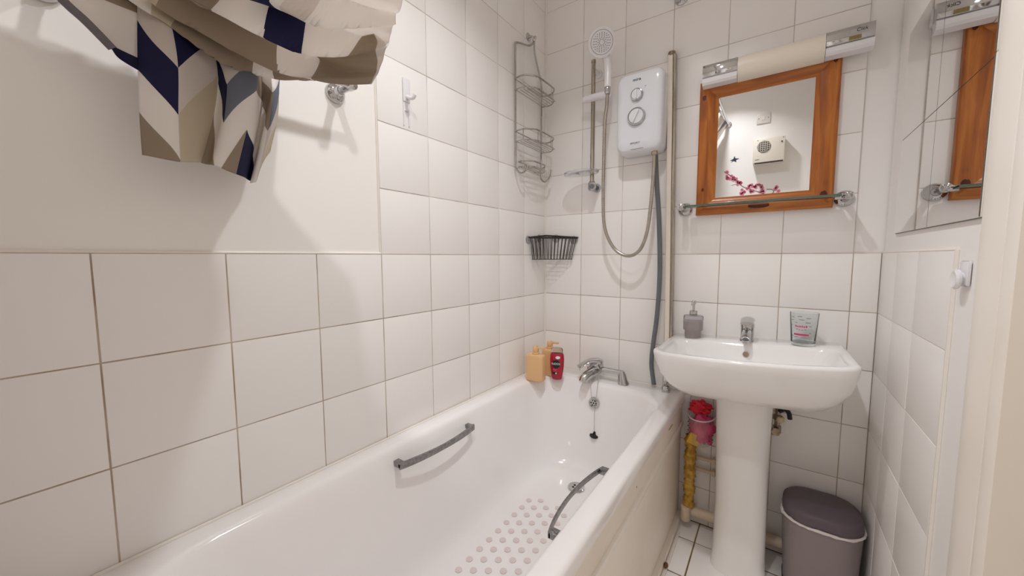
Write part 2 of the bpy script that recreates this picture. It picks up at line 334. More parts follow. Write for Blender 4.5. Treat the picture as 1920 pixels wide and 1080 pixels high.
# ================================================================== ceiling lamps (the two lamps of the room)
for i, (p, pw) in enumerate(LAMPS):
    t = thing('ceiling_downlight', ('round recessed ceiling downlight over the tap end of the bath', 'round recessed ceiling downlight near the heater wall')[i], 'ceiling light', (p[0], p[1], ZC), 'ceiling downlights')
    obj('trim_ring', lathe([(.036, 0), (.036, -.004), (.042, -.008), (.052, -.004), (.053, 0)], 28, cap=False), 'chrome', t)
    me = mat('lamp_lens', (1, 1, 1, 1), .4); bs = me.node_tree.nodes['Principled BSDF']; bs.inputs['Emission Color'].default_value = LAMP_COL+(1,); bs.inputs['Emission Strength'].default_value = 6
    obj('lens', lathe([(.001, -.001), (.035, -.001), (.035, -.003), (.001, -.004)], 24), me, t)
    ld = bpy.data.lights.new('downlight', 'AREA'); ld.shape = 'DISK'; ld.size = .07; ld.energy = pw; ld.spread = 2.1; ld.color = LAMP_COL
    lo = bpy.data.objects.new('downlight', ld); C.objects.link(lo); lo.parent = t; lo.location = (0, 0, -.012)

# ================================================================== BATH
BR = .573
bath = thing('bathtub', 'white acrylic bathtub filling the room along the tiled wall', 'bathtub', (.35, -.875, 0)); OX = Vector((.35, -.875, 0))
spec = [(.0008, .7, -1.75, -.0008, .012, .533), (.0008, .7, -1.75, -.0008, .014, .560), (.003, .697, -1.747, -.001, .016, .569), (.012, .688, -1.738, -.004, .02, .573),
        (.05, .655, -1.64, -.100, .16, .573), (.060, .647, -1.632, -.110, .165, .5705), (.070, .639, -1.622, -.121, .17, .560), (.080, .630, -1.605, -.132, .17, .53),
        (.092, .618, -1.57, -.146, .17, .47), (.112, .600, -1.50, -.168, .17, .35), (.128, .582, -1.44, -.192, .17, .26), (.148, .560, -1.40, -.225, .16, .212), (.185, .520, -1.36, -.27, .14, .192), (.25, .46, -1.28, -.34, .10, .188)]
rings = [[Vector((x, y, z)) for x, y in rrect(x0, x1, y0, y1, r, 8, 6)] for x0, x1, y0, y1, r, z in spec]
fine = rings[:4]
for i in range(4, len(rings)-1):
    for s in range(4):
        g = lambda j: rings[max(4, min(len(rings)-1, j))]; t_ = s/4; row = []
        for a, b_, c, d in zip(g(i-1), g(i), g(i+1), g(i+2)): row.append(.5*((2*b_)+(c-a)*t_+(2*a-5*b_+4*c-d)*t_*t_+(3*b_-a-3*c+d)*t_**3))
        fine.append(row)
fine.append(rings[-1])
o = obj('tub_shell', loft([[p-OX for p in r] for r in fine], False, True), 'acrylic', bath, angle=70)
seal = tube([(.0045, -1.75, BR-.001), (.0045, -.0045, BR-.001), (.62, -.0045, BR-.001)], .0042, 8); bmesh.ops.translate(seal, vec=-OX, verts=seal.verts[:]); obj('sealant_bead', seal, 'sealant', bath)
dm = None
for i in range(7):
    for j in range(-1, 17):
        x = .237+.0385*i; y = -.526+.0253*i-.0502*j
        if y > -.49 or y < -1.25: continue
        if dm is None: dm = obj('anti_slip_dot', lathe([(.0110, -.003), (.0110, .0002), (.0104, .0004)], 12), 'dot', bath); d = dm
        else: d = dm.copy(); C.objects.link(d); d.parent = bath
        d.location = Vector((x, y, .1905))-OX
# side panel (wooden, of several boards)
pan = thing('bath_surround', 'cream painted wooden side of the bath with a raised batten', 'bath surround', (.69, -.9, 0)); PO = Vector((.69, -.9, 0))
def pb(name, m, x0, x1, y0, y1, z0, z1, bev=.0015): return obj(name, merge(None, box(x0-PO.x, x1-PO.x, y0-PO.y, y1-PO.y, z0, z1, bev)), m, pan)
pb('top_board', 'panel', .672, .692, -1.75, -.014, .445, .535); pb('lower_board', 'panel', .672, .688, -1.75, -.014, .035, .425)
pb('batten', 'gloss_cream', .672, .699, -1.75, -.016, .424, .446, .004); pb('plinth', 'gloss_cream', .672, .706, -1.75, -.012, .0, .036, .003)
pb('end_post', 'panel_wood', .660, .687, -.0135, -.003, .0, .533); pb('skirting_strip', 'gloss_cream', .7065, .718, -1.75, -.11, .0, .010, .002)
for (y0, y1, z) in ((-.50, -.42, .532), (-.93, -.85, .533), (-1.12, -1.02, .532), (-.26, -.20, .50), (-.66, -.655, .485)): pb('chipped_patch', 'panel_wood', .6915, .6925, y0, y1, z-.004, z, 0)

obj('rusty_fixing', sphere(Vector((.7135, -.338, .0205))-PO, .0085, sc=(.9, 1.3, 1.1)), 'panel_wood', pan)
# overflow, chain, plug, drain
t = thing('bath_overflow', 'round chrome bath overflow with chain under the mixer tap', 'overflow', (.346, -.146, .487)); ax = Vector((0, -1, .12)).normalized()
obj('plate', lathe([(.026, -.004), (.026, .004), (.023, .009), (.018, .010), (.017, .007), (.001, .007)], 28, axis=ax), 'chrome', t)
bm = None; s, u_ = frame(ax)
for k in range(7):
    a = 2*PI*k/6; c = ax*.0065+((s*math.cos(a)+u_*math.sin(a))*.0115 if k < 6 else Vector()); bm = lathe([(.0035, 0), (.0035, .0016)], 8, c, ax, bm=bm)
obj('slots', bm, 'black', t)
O = Vector((.346, -.146, .487))
L = lambda *pts: [Vector(p)-O for p in pts]
obj('chain', tube(cr(L((.312, -.118, .605), (.322, -.133, .56), (.334, -.148, .508), (.346, -.160, .500)), 6), .0013, 6), 'chrome', t)
obj('chain', tube(cr(L((.352, -.105, .622), (.354, -.13, .56), (.357, -.152, .50), (.356, -.159, .487), (.356, -.165, .44), (.356, -.166, .362)), 6), .0013, 6), 'chrome', t)
obj('plug', lathe([(.004, .018), (.006, .012), (.008, .006), (.019, .003), (.021, -.003), (.016, -.009), (.001, -.010)], 20, Vector((.357, -.166, .345))-O, (0.1, 0, 1)), 'black', t)['label'] = 'black rubber bath plug hanging on its chain'
t = thing('bath_drain', 'round chrome bath drain in the tub floor', 'drain', (.355, -.344, .1905))
obj('flange', lathe([(.034, 0), (.034, .003), (.030, .005), (.022, .003), (.001, .002)], 28), 'chrome', t)
bm = None
for k in range(5): bm = lathe([(.005, .002), (.005, .0035)], 8, (.013*math.cos(k*1.257), .013*math.sin(k*1.257), 0), bm=bm)
obj('slots', bm, 'black', t)
# grab handles
def handle(name, label, p0, p1, bow, drop, hk=1):
    t = thing(name, label, 'grab handle', ((p0[0]+p1[0])/2, (p0[1]+p1[1])/2, (p0[2]+p1[2])/2), 'bath grab handles'); O = Vector(t.location); P0, P1 = Vector(p0)-O, Vector(p1)-O
    pts = [P0.lerp(P1, k/16)+Vector((bow*math.sin(PI*k/16)**.8, 0, drop*math.sin(PI*k/16))) for k in range(17)]
    bm = NB(); rings = []
    for k, p in enumerate(pts):
        h = hk*(.0080+.002*abs(math.cos(PI*k/16))); wd = .0036*hk; rings.append([p+Vector((a, 0, c)) for a, c in ((-wd, -h), (wd, -h), (wd*1.2, 0), (wd, h), (-wd, h), (-wd*1.2, 0))])
    obj('grip', loft(rings), 'chrome_dark', t, angle=30)
    for P, sgn in ((P0, 1), (P1, -1)):
        sg = 1 if bow > 0 else -1
        obj('bracket', box(P.x-.034 if sg > 0 else P.x-.003, P.x+.004 if sg > 0 else P.x+.020, P.y-.010+sgn*.010, P.y+.010+sgn*.010, P.z-.008, P.z+.008, .0025), 'chrome_dark', t)
handle('grab_handle', 'ribbed chrome grab handle on the tub side next to the wall', (.106, -1.035, .530), (.106, -.70, .524), .016, -.002)
handle('grab_handle', 'ribbed chrome grab handle on the tub side above the panel', (.620, -1.045, .552), (.620, -.735, .552), -.024, -.003, .68)
# bath mixer
t = thing('bath_mixer_tap', 'chrome lever bath mixer tap on the end rim of the bath', 'tap', (.36, -.07, BR)); O = Vector((.36, -.07, BR)); L = lambda *pts: [Vector(p)-O for p in pts]
obj('mounting_leg', lathe([(.025, 0), (.024, .006), (.018, .02), (.016, .045), (.014, .055)], 20, Vector((.29, -.066, BR))-O), 'chrome', t)
b = lathe([(.026, 0), (.0255, .005), (.021, .02), (.018, .042), (.012, .058), (.003, .063)], 20, Vector((.452, -.066, BR))-O, (-.18, 0, 1)); obj('mounting_leg', b, 'chrome', t)
obj('cross_bar', tube(L((.29, -.066, BR+.052), (.445, -.066, BR+.050)), .0125, 16), 'chrome', t)
obj('valve_body', lathe([(.012, -.03), (.025, -.026), (.029, -.012), (.030, .006), (.027, .02), (.012, .028)], 24, Vector((.325, -.068, BR+.062))-O, (.75, 0, .25)), 'chrome', t)
obj('spout', tube(cr(L((.33, -.07, BR+.05), (.315, -.115, BR+.040), (.302, -.150, BR+.026), (.298, -.165, BR+.006)), 6), 0.022, 16, scales=[1.12-.012*k for k in range(19)]), 'chrome', t)
rings = []
for k in range(9):
    f = k/8; c = Vector((.334-.072*f, -.070-.066*f, BR+.090-.026*f+.012*math.sin(PI*f)))-O; wd = .022+.004*f; h = .014-.008*f
    n = Vector((.085, .075, 0)).normalized(); s = Vector((-n.y, n.x, 0)); rings.append([c+s*wd*math.cos(a)+Vector((0, 0, 1))*h*math.sin(a) for a in [2*PI*i/14 for i in range(14)]])
obj('lever', loft(rings), 'chrome', t, angle=60)
obj('lever_cap', sphere(Vector((.332, -.07, BR+.085))-O, .024, sc=(1, 1, .7)), 'chrome', t)

# ================================================================== bottles
def pump_bottle(label, x, y, rz, h, wd, dp, m='beige'):
    t = thing('pump_bottle', label, 'bottle', (x, y, BR+.0005), 'beige pump bottles in the bath corner'); t.rotation_euler[2] = rz
    rr = []
    for z, k in ((0, .90), (.003, .97), (.008, 1), (h-.014, 1), (h-.005, .95), (h-.001, .84), (h, .6)): rr.append([Vector((a, b_, z)) for a, b_ in rrect(-wd/2*k, wd/2*k, -dp/2*k, dp/2*k, .011*k, 5, 2)])
    obj('bottle_body', loft(rr), m, t, angle=60)
    obj('collar', lathe([(.014, h), (.0165, h+.001), (.0165, h+.008), (.013, h+.010)], 20), m, t)
    obj('pump_head', lathe([(.006, h+.009), (.013, h+.011), (.0145, h+.014), (.0145, h+.032), (.012, h+.036)], 20), m, t)
    obj('nozzle', box(0, .046, -.006, .006, h+.026, h+.036, .003), m, t)
pump_bottle('beige pump bottle nearest the front in the bath corner', .095, -.245, .05, .125, .088, .048)
pump_bottle('beige pump bottle behind the other, tight in the bath corner', .108, -.135, .1, .130, .070, .050)
t = thing('shower_gel_bottle', 'crimson shower gel bottle with a round dark label and clear cap', 'bottle', (.171, -.178, BR+.0005)); t.rotation_euler[2] = .30
rr = []
for z, a in ((0, .021), (.004, .0245), (.02, .027), (.06, .0325), (.095, .034), (.118, .0325), (.126, .029)): rr.append([Vector((a*math.cos(q), a*.62*math.sin(q), z)) for q in [2*PI*i/28 for i in range(28)]])
obj('bottle_body', loft(rr), 'red', t, angle=60)
rr = []
for z, a in ((.126, .027), (.130, .028), (.145, .0275), (.150, .022), (.151, .012)): rr.append([Vector((a*math.cos(q), a*.62*math.sin(q), z)) for q in [2*PI*i/24 for i in range(24)]])
obj('cap', loft(rr), 'clear_plastic', t, angle=60)
def decal(name, cx, cz, rx, rz, m, off=.0008, a=.034):
    bm = NB(); vs = []
    for i in range(20):
        q = 2*PI*i/20; x = cx+rx*math.cos(q); z = cz+rz*math.sin(q); vs.append(bm.verts.new((x, -a*.62*math.sqrt(max(0, 1-(x/a)**2))-off, z)))
    bm.faces.new(vs); r = bmesh.ops.extrude_face_region(bm, geom=bm.faces[:]); bmesh.ops.translate(bm, vec=(0, -.0006, 0), verts=[v for v in r['geom'] if isinstance(v, bmesh.types.BMVert)])
    return obj(name, bm, m, t, smooth=False)
decal('brand_roundel', 0, .078, .018, .020, 'label_black'); decal('claim_badge', .008, .109, .011, .007, 'label_white'); decal('icon_badge', -.006, .034, .011, .006, 'label_black'); decal('icon_dot', .0, .0345, .003, .004, 'label_white', .0016)
text('brand_lettering', 'RADOX', .0135, 'label_white', t, (0, -.0238, .079), (PI/2, 0, 0), sx=.85); text('scent_lettering', 'Feel', .011, 'label_pink', t, (-.006, -.0225, .052), (PI/2, 0, 0), .2); text('scent_lettering', 'uplifted', .007, 'label_pink', t, (-.004, -.0228, .044), (PI/2, 0, 0), .2)

# ================================================================== wire corner basket
t = thing('corner_basket', 'black wire corner basket with suction cups in the shower corner', 'basket', (0, 0, 1.138))
top = [(.008, -.012, .122), (.012, -.176, .106), (.030, -.178, .104), (.190, -.018, .104), (.192, -.008, .106), (.012, -.008, .122)]
obj('rim', tube([Vector(p) for p in top], .0040, 8, closed=True), 'black_wire', t)
bot = [(.014, -.016, 0), (.016, -.152, 0), (.165, -.016, 0)]
obj('base_ring', tube([Vector(p) for p in bot], .0018, 6, closed=True), 'black_wire', t)
wr_ = None
def lp(poly, f):
    P = [Vector(p) for p in poly]; n = len(P); ls = [(P[(i+1) % n]-P[i]).length for i in range(n)]; d = f*sum(ls)
    for i in range(n):
        if d <= ls[i]: return P[i].lerp(P[(i+1) % n], d/ls[i])
        d -= ls[i]
    return P[0]
T3 = [(.010, -.010, .121), (.014, -.174, .104), (.188, -.012, .104)]
for k in range(30): obj('upright_wire', tube([lp(T3, k/30), lp(bot, k/30)], .0018, 5), 'black_wire', t)
for k in range(1, 11): f = k/11; obj('base_wire', tube([Vector(bot[0]).lerp(Vector(bot[1]), f), Vector(bot[2]).lerp(Vector(bot[1]), f)], .0014, 5), 'black_wire', t)
for p, d in (((.0005, -.165, .095), (1, 0, 0)), ((.0005, -.06, .105), (1, 0, 0)), ((.065, -.0005, .105), (0, -1, 0)), ((.165, -.0005, .095), (0, -1, 0))):
    obj('suction_cup', lathe([(.021, 0), (.019, .002), (.010, .004), (.006, .007), (.006, .010)], 20, p, d), 'clear_plastic', t)

# ================================================================== chrome shower caddy
t = thing('shower_caddy', 'three tier chrome wire shower caddy hanging from a hook on the tiles', 'shower caddy', (0, -.172, 1.53)); O = Vector((0, -.172, 1.53)); L = lambda *pts: [Vector(p)-O for p in pts]
obj('frame_wire', tube(cr(L((.030, -.155, 2.150), (.022, -.19, 2.118), (.014, -.275, 2.096), (.012, -.287, 2.07), (.012, -.288, 1.9), (.012, -.286, 1.60), (.016, -.284, 1.545), (.040, -.278, 1.527), (.062, -.27, 1.545), (.066, -.268, 1.565)), 6), .0042, 8), 'wire', t)
obj('frame_wire', tube(cr(L((.030, -.160, 2.150), (.02, -.135, 2.10), (.014, -.085, 2.03), (.012, -.062, 1.98), (.012, -.062, 1.80), (.012, -.064, 1.58), (.016, -.064, 1.535), (.04, -.066, 1.522), (.066, -.068, 1.545), (.072, -.068, 1.575)), 6), .0042, 8), 'wire', t)
def tier(z, depth, h, y0, y1, nw):
    P = cr(L((.012, y0, z), (depth*.55, y0-.004, z), (depth*.92, y0+.03, z), (depth, y0+.07, z), (depth, y1-.07, z), (depth*.92, y1-.03, z), (depth*.55, y1+.004, z), (.012, y1, z)), 6)
    r_ = obj('tier_rim', tube(P, .0036, 8), 'wire', t)
    obj('tier_rim', tube([p*1 + Vector((0, 0, -h)) for p in P], .0026, 6), 'wire', t)
    obj('back_wire', tube(L((.010, y0, z), (.010, y1, z)), .0022, 6), 'wire', t)
    for k in range(nw):
        x = .018+(depth-.024)*k/(nw-1); obj('floor_wire', tube(L((x, y0+.004+.02*(x/depth), z-h), (x, y1-.004-.02*(x/depth), z-h)), .0021, 6), 'wire', t)
    for k in range(4): i = 6+k*9; obj('tie_wire', tube([P[min(i, len(P)-1)], P[min(i, len(P)-1)]+Vector((0, 0, -h))], .0017, 5), 'wire', t)
tier(1.938, .105, .050, -.292, -.058, 6); tier(1.712, .105, .046, -.290, -.060, 6); tier(1.583, .080, .024, -.262, -.10, 5)
t = thing('wall_hook', 'small chrome hook on the tiles that carries the wire caddy', 'hook', (0, -.166, 2.16))
obj('hook_plate', lathe([(.018, 0), (.018, .004), (.012, .008)], 18, (0, 0, .012), (1, 0, 0)), 'chrome', t)
obj('hook_arm', tube(cr([(.004, 0, .012), (.024, 0, .006), (.03, .001, -.010), (.036, .003, -.004), (.038, .003, .006)], 5), .006, 8), 'chrome', t)

# white adhesive hooks
t = thing('adhesive_hook', 'white plastic strip hook on the long tiled wall', 'hook', (0, -.889, 1.60))
obj('back_plate', box(.0005, .007, -.0135, .0135, .045, .118, .003), 'white_plastic', t)
obj('hook_prong', tube(cr([(.006, 0, .062), (.018, 0, .055), (.030, .004, .053), (.037, .006, .062)], 5), .006, 8), 'white_plastic', t)
obj('lower_fork', prism([(-.0125, -.028), (-.0085, -.028), (-.007, .018), (.007, .018), (.0085, -.028), (.0125, -.028), (.0125, .045), (-.0125, .045)], 'yz', .0005, .0035), 'white_plastic', t, smooth=False)
t = thing('adhesive_hook', 'white round plastic hook beside the door frame', 'hook', (W+.006, -.660, 1.10))
obj('back_plate', box(-.006, -.0005, -.020, .020, -.006, .040, .004), 'white_plastic', t)
obj('hook_knob', lathe([(.013, 0), (.013, .003), (.018, .005), (.0195, .009), (.015, .012), (.009, .0105), (.002, .010)], 24, (-.005, .003, .006), (-1, 0, 0)), 'white_plastic', t)

# ================================================================== shower
t = thing('electric_shower', 'white electric shower unit with two chrome ringed dials', 'shower unit', (.501, 0, 1.585)); HX, HH = .0960, .330
rr = []
for y, k in ((-.0005, .985), (-.006, 1), (-.060, 1), (-.080, .985), (-.092, .955), (-.098, .90), (-.0995, .7)):
    pts = rrect(-HX*k, HX*k, HH/2-HH/2*k, HH/2+HH/2*k, .034*k, 8, 3)
    rr.append([Vector((x*(1-.06*max(0, .25-z/HH)), y, z)) for x, z in pts])
obj('case', loft(rr), 'unit_white', t, angle=60)
def dial(x, z, r):
    g = obj('dial', lathe([(r*.84, 0), (r*.84, .010), (r*.78, .013), (.001, .0135)], 32, (x, -.0985, z), (0, -1, 0)), 'unit_white', t)
    obj('dial_ring', lathe([(r*.84, .0), (r, .0), (r*1.0, .006), (r*.92, .012), (r*.84, .0125)], 36, (x, -.0985, z), (0, -1, 0), cap=False), 'chrome_grey', g)
    return g
g = dial(-.008, .231, .0255); b = box(-.0025, .0025, -.119, -.110, -.018, .018, .002); bmesh.ops.transform(b, matrix=Matrix.Translation((-.008, 0, .231)), verts=b.verts[:]); obj('pointer', b, 'white_plastic', g)
g = dial(-.008, .144, .037); b = box(-.004, .004, -.120, -.110, -.027, .027, .003); bmesh.ops.transform(b, matrix=Matrix.Translation((-.008, 0, .144)) @ Matrix.Rotation(.45, 4, 'Y'), verts=b.verts[:]); obj('pointer', b, 'white_plastic', g)
text('brand_lettering', 'mira', .017, 'dark_ink', t, (-.010, -.1000, .293), (PI/2, 0, 0), sx=1.1); text('model_lettering', 'SPORT', .010, 'grey_ink', t, (-.012, -.0998, .038), (PI/2, 0, 0), sx=1.4)
obj('indicator_lens', sphere((.026, -.0985, .262), .0045), 'white_plastic', t); obj('seam', box(-.030, .022, -.0985, -.0975, .0135, .0150), 'grey_ink', t)
obj('outlet', lathe([(.011, 0), (.013, -.004), (.013, -.016), (.010, -.020)], 18, (.058, -.06, .006)), 'chrome_warm', t)
# riser rail
t = thing('riser_rail', 'chrome shower riser rail with white slider and clear soap dish', 'shower rail', (.283, -.06, 1.47)); O = Vector((.283, -.06, 1.47))
obj('pole', tube([(0, 0, .02), (0, 0, .555)], .0095, 16), 'chrome_warm', t)
obj('pole_cap', lathe([(.0105, 0), (.0105, .012), (.006, .015)], 16, (0, 0, .548)), 'chrome_warm', t)
b = lathe([(.014, -.020), (.017, -.012), (.017, .012), (.012, .022)], 18, (0, 0, .005)); b = tube([(0, 0, .004), (0, .0595, .004)], .011, 12, bm=b); lathe([(.020, 0), (.020, .006), (.012, .010)], 18, (0, .0595, .004), (0, -1, 0), bm=b); obj('foot_bracket', b, 'clear_plastic', t)
b = tube([(0, 0, .520), (0, .0595, .520)], .009, 12); lathe([(.018, 0), (.018, .006), (.012, .010)], 18, (0, .0595, .520), (0, -1, 0), bm=b); obj('top_bracket', b, 'white_plastic', t)
b = tube([(-.045, -.002, .396), (-.030, -.004, .396), (.03, -.012, .393), (.070, -.032, .382), (.086, -.046, .377)], .0165, 16, scales=[.85, 1, 1, 1.05, .95]); obj('slider', b, 'white_plastic', t)
rr = []
for k, (z, s_) in enumerate(((.058, .82), (.060, .98), (.071, 1.0), (.073, .96), (.066, .86))): rr.append([Vector((-.045+.085*s_*math.cos(q), -.022+.050*s_*math.sin(q), z)) for q in [2*PI*i/32 for i in range(32)]])
obj('soap_dish', loft(rr), 'clear_plastic', t)
# handset
t = thing('shower_handset', 'white round shower head with grey nozzles held on the rail', 'shower head', (.368, -.108, 1.862)); n = Vector((.34, -.80, -.42)).normalized(); HC = Vector((-.014, -.036, .185))
obj('handle', tube(cr([(0, 0, .012), (0, .004, .05), (-.003, .009, .10), (-.010, .012, .138), tuple(HC-n*.024)], 5), .0165, 14, scales=[.85+.012*k for k in range(21)]), 'white_plastic', t)
obj('head', lathe([(.012, -.034), (.032, -.028), (.049, -.014), (.056, -.002), (.056, .006), (.050, .009), (.001, .0095)], 36, HC, n), 'white_plastic', t)
s, u_ = frame(n); bm = None; hexr = None
for rad, cnt in ((.0165, 12), (.0225, 14), (.0285, 18), (.0345, 22)):
    for k in range(cnt):
        a = 2*PI*(k+.5*(cnt % 4 == 2))/cnt; bm = lathe([(.0019, .009), (.0016, .0108)], 6, HC+(s*math.cos(a)+u_*math.sin(a))*rad, n, bm=bm)
o = obj('nozzles', bm, 'grey_ink', t); o['kind'] = 'stuff'
obj('spray_ring', lathe([(.0125, .0092), (.0125, .0104), (.0108, .0104), (.0108, .0092)], 6, HC, n, cap=False), 'grey_ink', t); obj('face_ring', lathe([(.0455, .0091), (.0455, .0100), (.0442, .0100), (.0442, .0091)], 36, HC, n, cap=False), 'grey_ink', t)
obj('hose_nut', lathe([(.011, -.016), (.0125, -.010), (.0125, .010), (.011, .014)], 16), 'chrome', t)
HOSE = [[0.368, -0.108, 1.847], [0.366, -0.106, 1.80], [0.356, -0.1, 1.733], [0.35, -0.09, 1.577], [0.348, -0.085, 1.415], [0.355, -0.085, 1.296], [0.379, -0.085, 1.224], [0.419, -0.085, 1.172], [0.472, -0.085, 1.153], [0.515, -0.08, 1.18], [0.541, -0.075, 1.254], [0.552, -0.07, 1.365], [0.558, -0.065, 1.486], [0.559, -0.06, 1.575]]
hp = cr(HOSE, 26); sc = [1.0 if (k % 2) else .86 for k in range(len(hp))]
tag(obj('shower_hose', tube(hp, .0078, 10, scales=sc), 'hose', angle=80), 'ribbed steel shower hose looping from head to shower unit', 'hose')
GH = [[0.5555, -0.032, 1.592], [0.563, -0.03, 1.469], [0.575, -0.03, 1.334], [0.585, -0.03, 1.152], [0.586, -0.03, 1.014], [0.579, -0.03, 0.874], [0.568, -0.03, 0.766], [0.563, -0.03, 0.681], [0.57, -0.03, 0.622], [0.576, -0.03, 0.585]]
tag(obj('grey_hose', tube(cr(GH, 6), .0098, 12), 'grey_tube'), 'smooth grey plastic hose running down the wall to the bath rim', 'hose')
# screen post
t = thing('screen_post', 'upright white and chrome shower screen post beside the basin', 'screen post', (.613, -.012, BR))
rr = [[Vector((x+dx, y, z)) for x, y in rrect(-.017, .003, -.016, .011, .004, 3, 1)] for z, dx in ((.03, .018), (.23, .017), (1.40, -.004))]
obj('white_profile', loft(rr), 'post_white', t)
rr = [[Vector((x+dx, y, z)) for x, y in rrect(.004, .015, -.014, .010, .003, 3, 1)] for z, dx in ((.03, .018), (.23, .017), (1.40, -.004))]
obj('chrome_profile', loft(rr), 'chrome_warm', t)
obj('top_cap', lathe([(.014, 0), (.016, .006), (.014, .016), (.006, .02)], 14, (-.008, -.003, 1.397)), 'brass', t)
b = lathe([(.016, .0005), (.018, .006), (.018, .018), (.013, .024)], 18, (.02, -.045, 0)); tube([(.018, -.045, .012), (.012, -.006, .035)], .009, 10, bm=b); obj('hinge_foot', b, 'chrome', t)
# curtain rail
t = thing('curtain_rail', 'chrome shower curtain rail high above the bath edge', 'curtain rail', (.633, 0, 2.19))
obj('rail_tube', tube([(0, -.004, 0), (0, -1.796, 0)], .0125, 14), 'chrome', t)
for y, d in ((-.0005, -1), (-1.7995, 1)): obj('rail_flange', lathe([(.026, 0), (.026, .005), (.018, .012), (.0125, .026)], 20, (0, y, 0), (0, d, 0)), 'chrome', t)

# ================================================================== towel rail and curtain
t = thing('towel_rail', 'chrome towel rail on the painted wall half hidden by the curtain', 'towel rail', (0, -1.124, 1.594))
for y in (0, -.50):
    obj('wall_flange', lathe([(.027, .0), (.027, .005), (.024, .010), (.013, .016), (.011, .030)], 24, (-.006, y, 0), (1, 0, 0)), 'chrome', t)
    obj('rail_post', lathe([(.010, .02), (.010, .06), (.0125, .064), (.0125, .082), (.006, .086)], 18, (0, y, 0), (1, 0, 0)), 'chrome', t)
obj('rail_bar', tube([(.070, .0, 0), (.070, -.50, 0)], .008, 12), 'chrome', t)

def grid_surface(ctrl, ku, kv, uvs=None, ripple=None):
    """smooth surface through a control grid (rows of points); returns mesh with UVs"""
    rows = [cr(r, ku) for r in ctrl]; cols = [cr([r[i] for r in rows], kv) for i in range(len(rows[0]))]
    nu, nv = len(cols), len(cols[0]); P = [[cols[i][j].copy() for i in range(nu)] for j in range(nv)]
    P0 = [[p.copy() for p in r] for r in P]
    if ripple:
        N = [[None]*nu for _ in range(nv)]
        for j in range(nv):
            for i in range(nu):
                du = P[j][min(i+1, nu-1)]-P[j][max(i-1, 0)]; dv = P[min(j+1, nv-1)][i]-P[max(j-1, 0)][i]; N[j][i] = (du.cross(dv).normalized(), dv.normalized())
        for j in range(nv):
            for i in range(nu): r_ = ripple(i/(nu-1), j/(nv-1)); P[j][i] = P[j][i]+N[j][i][0]*r_[0]-N[j][i][1]*r_[1]
    me = bpy.data.meshes.new('cloth'); me.from_pydata([p for r in P for p in r], [], [(j*nu+i, j*nu+i+1, (j+1)*nu+i+1, (j+1)*nu+i) for j in range(nv-1) for i in range(nu-1)])
    U = [[None]*nu for _ in range(nv)]
    if uvs:
        ur = [cr([(a, b_, 0) for a, b_ in r], ku) for r in uvs]; uc = [cr([r[i] for r in ur], kv) for i in range(nu)]
        for j in range(nv):
            for i in range(nu): U[j][i] = (uc[i][j].x, uc[i][j].y)
    else:
        for j in range(nv):
            a = 0
            for i in range(nu):
                if i: a += (P0[j][i]-P0[j][i-1]).length
                U[j][i] = [a, 0]
        for i in range(nu):
            a = 0
            for j in range(nv):
                if j: a += (P0[j][i]-P0[j-1][i]).length
                U[j][i][1] = a
    lay = me.uv_layers.new(name='UVMap'); k = 0
    for p in me.polygons:
        for vi, li in zip(p.vertices, p.loop_indices): lay.data[li].uv = U[vi//nu][vi % nu]
    return me
CO = Vector((.1, -1.45, 1.30)); curtain = thing('shower_curtain', 'patterned shower curtain bunched up over the towel rail', 'shower curtain', CO)
def rel(g): return [[Vector(p)-CO for p in r] for r in g]
SWAG = [[[0.055, -1.66, 1.6], [0.057, -1.6, 1.6], [0.06, -1.545, 1.596], [0.068, -1.49, 1.592], [0.085, -1.43, 1.57], [0.12, -1.345, 1.555], [0.17, -1.28, 1.55], [0.225, -1.215, 1.56]],
 [[0.09, -1.66, 1.6], [0.092, -1.59, 1.595], [0.095, -1.524, 1.58], [0.105, -1.48, 1.57], [0.12, -1.416, 1.539], [0.15, -1.336, 1.526], [0.23, -1.281, 1.502], [0.30, -1.225, 1.504]],
 [[0.125, -1.68, 1.612], [0.122, -1.6, 1.606], [0.12, -1.519, 1.594], [0.14, -1.473, 1.586], [0.18, -1.409, 1.558], [0.23, -1.341, 1.54], [0.28, -1.274, 1.543], [0.345, -1.222, 1.549]],
 [[0.19, -1.7, 1.66], [0.17, -1.6, 1.645], [0.16, -1.509, 1.616], [0.2, -1.459, 1.596], [0.26, -1.404, 1.572], [0.31, -1.34, 1.569], [0.35, -1.272, 1.584], [0.365, -1.214, 1.602]],
 [[0.27, -1.72, 1.72], [0.24, -1.6, 1.69], [0.22, -1.495, 1.645], [0.28, -1.447, 1.61], [0.33, -1.391, 1.606], [0.38, -1.339, 1.607], [0.395, -1.279, 1.627], [0.405, -1.221, 1.635]],
 [[0.42, -1.74, 1.85], [0.42, -1.62, 1.82], [0.42, -1.5, 1.8], [0.44, -1.45, 1.79], [0.46, -1.39, 1.79], [0.48, -1.34, 1.79], [0.49, -1.28, 1.8], [0.5, -1.22, 1.81]],
 [[0.633, -1.76, 2.172], [0.633, -1.63, 2.172], [0.633, -1.5, 2.172], [0.633, -1.45, 2.172], [0.633, -1.39, 2.172], [0.633, -1.33, 2.172], [0.633, -1.27, 2.172], [0.633, -1.2, 2.172]]]
def swag_rip(u, v):
    a = .040*min(1, max(0, (u-.15)/.3))*(1-.85*max(0, (u-.7)/.3))
    q = v*6.5+u*1.3+.15*math.sin(u*9); f = q-math.floor(q); saw = (f/.86 if f < .86 else (1-f)/.14)      # overlapping folds: slow rise, quick fall
    e = min(1, v*5); return ((a*(saw-.5)*1.3+.0022*math.sin(2*PI*(v*11+u*3.3)))*e, a*.9*saw*min(1, max(0, v-.14)*5))
sw = grid_surface(rel(SWAG), 10, 26, None, swag_rip)
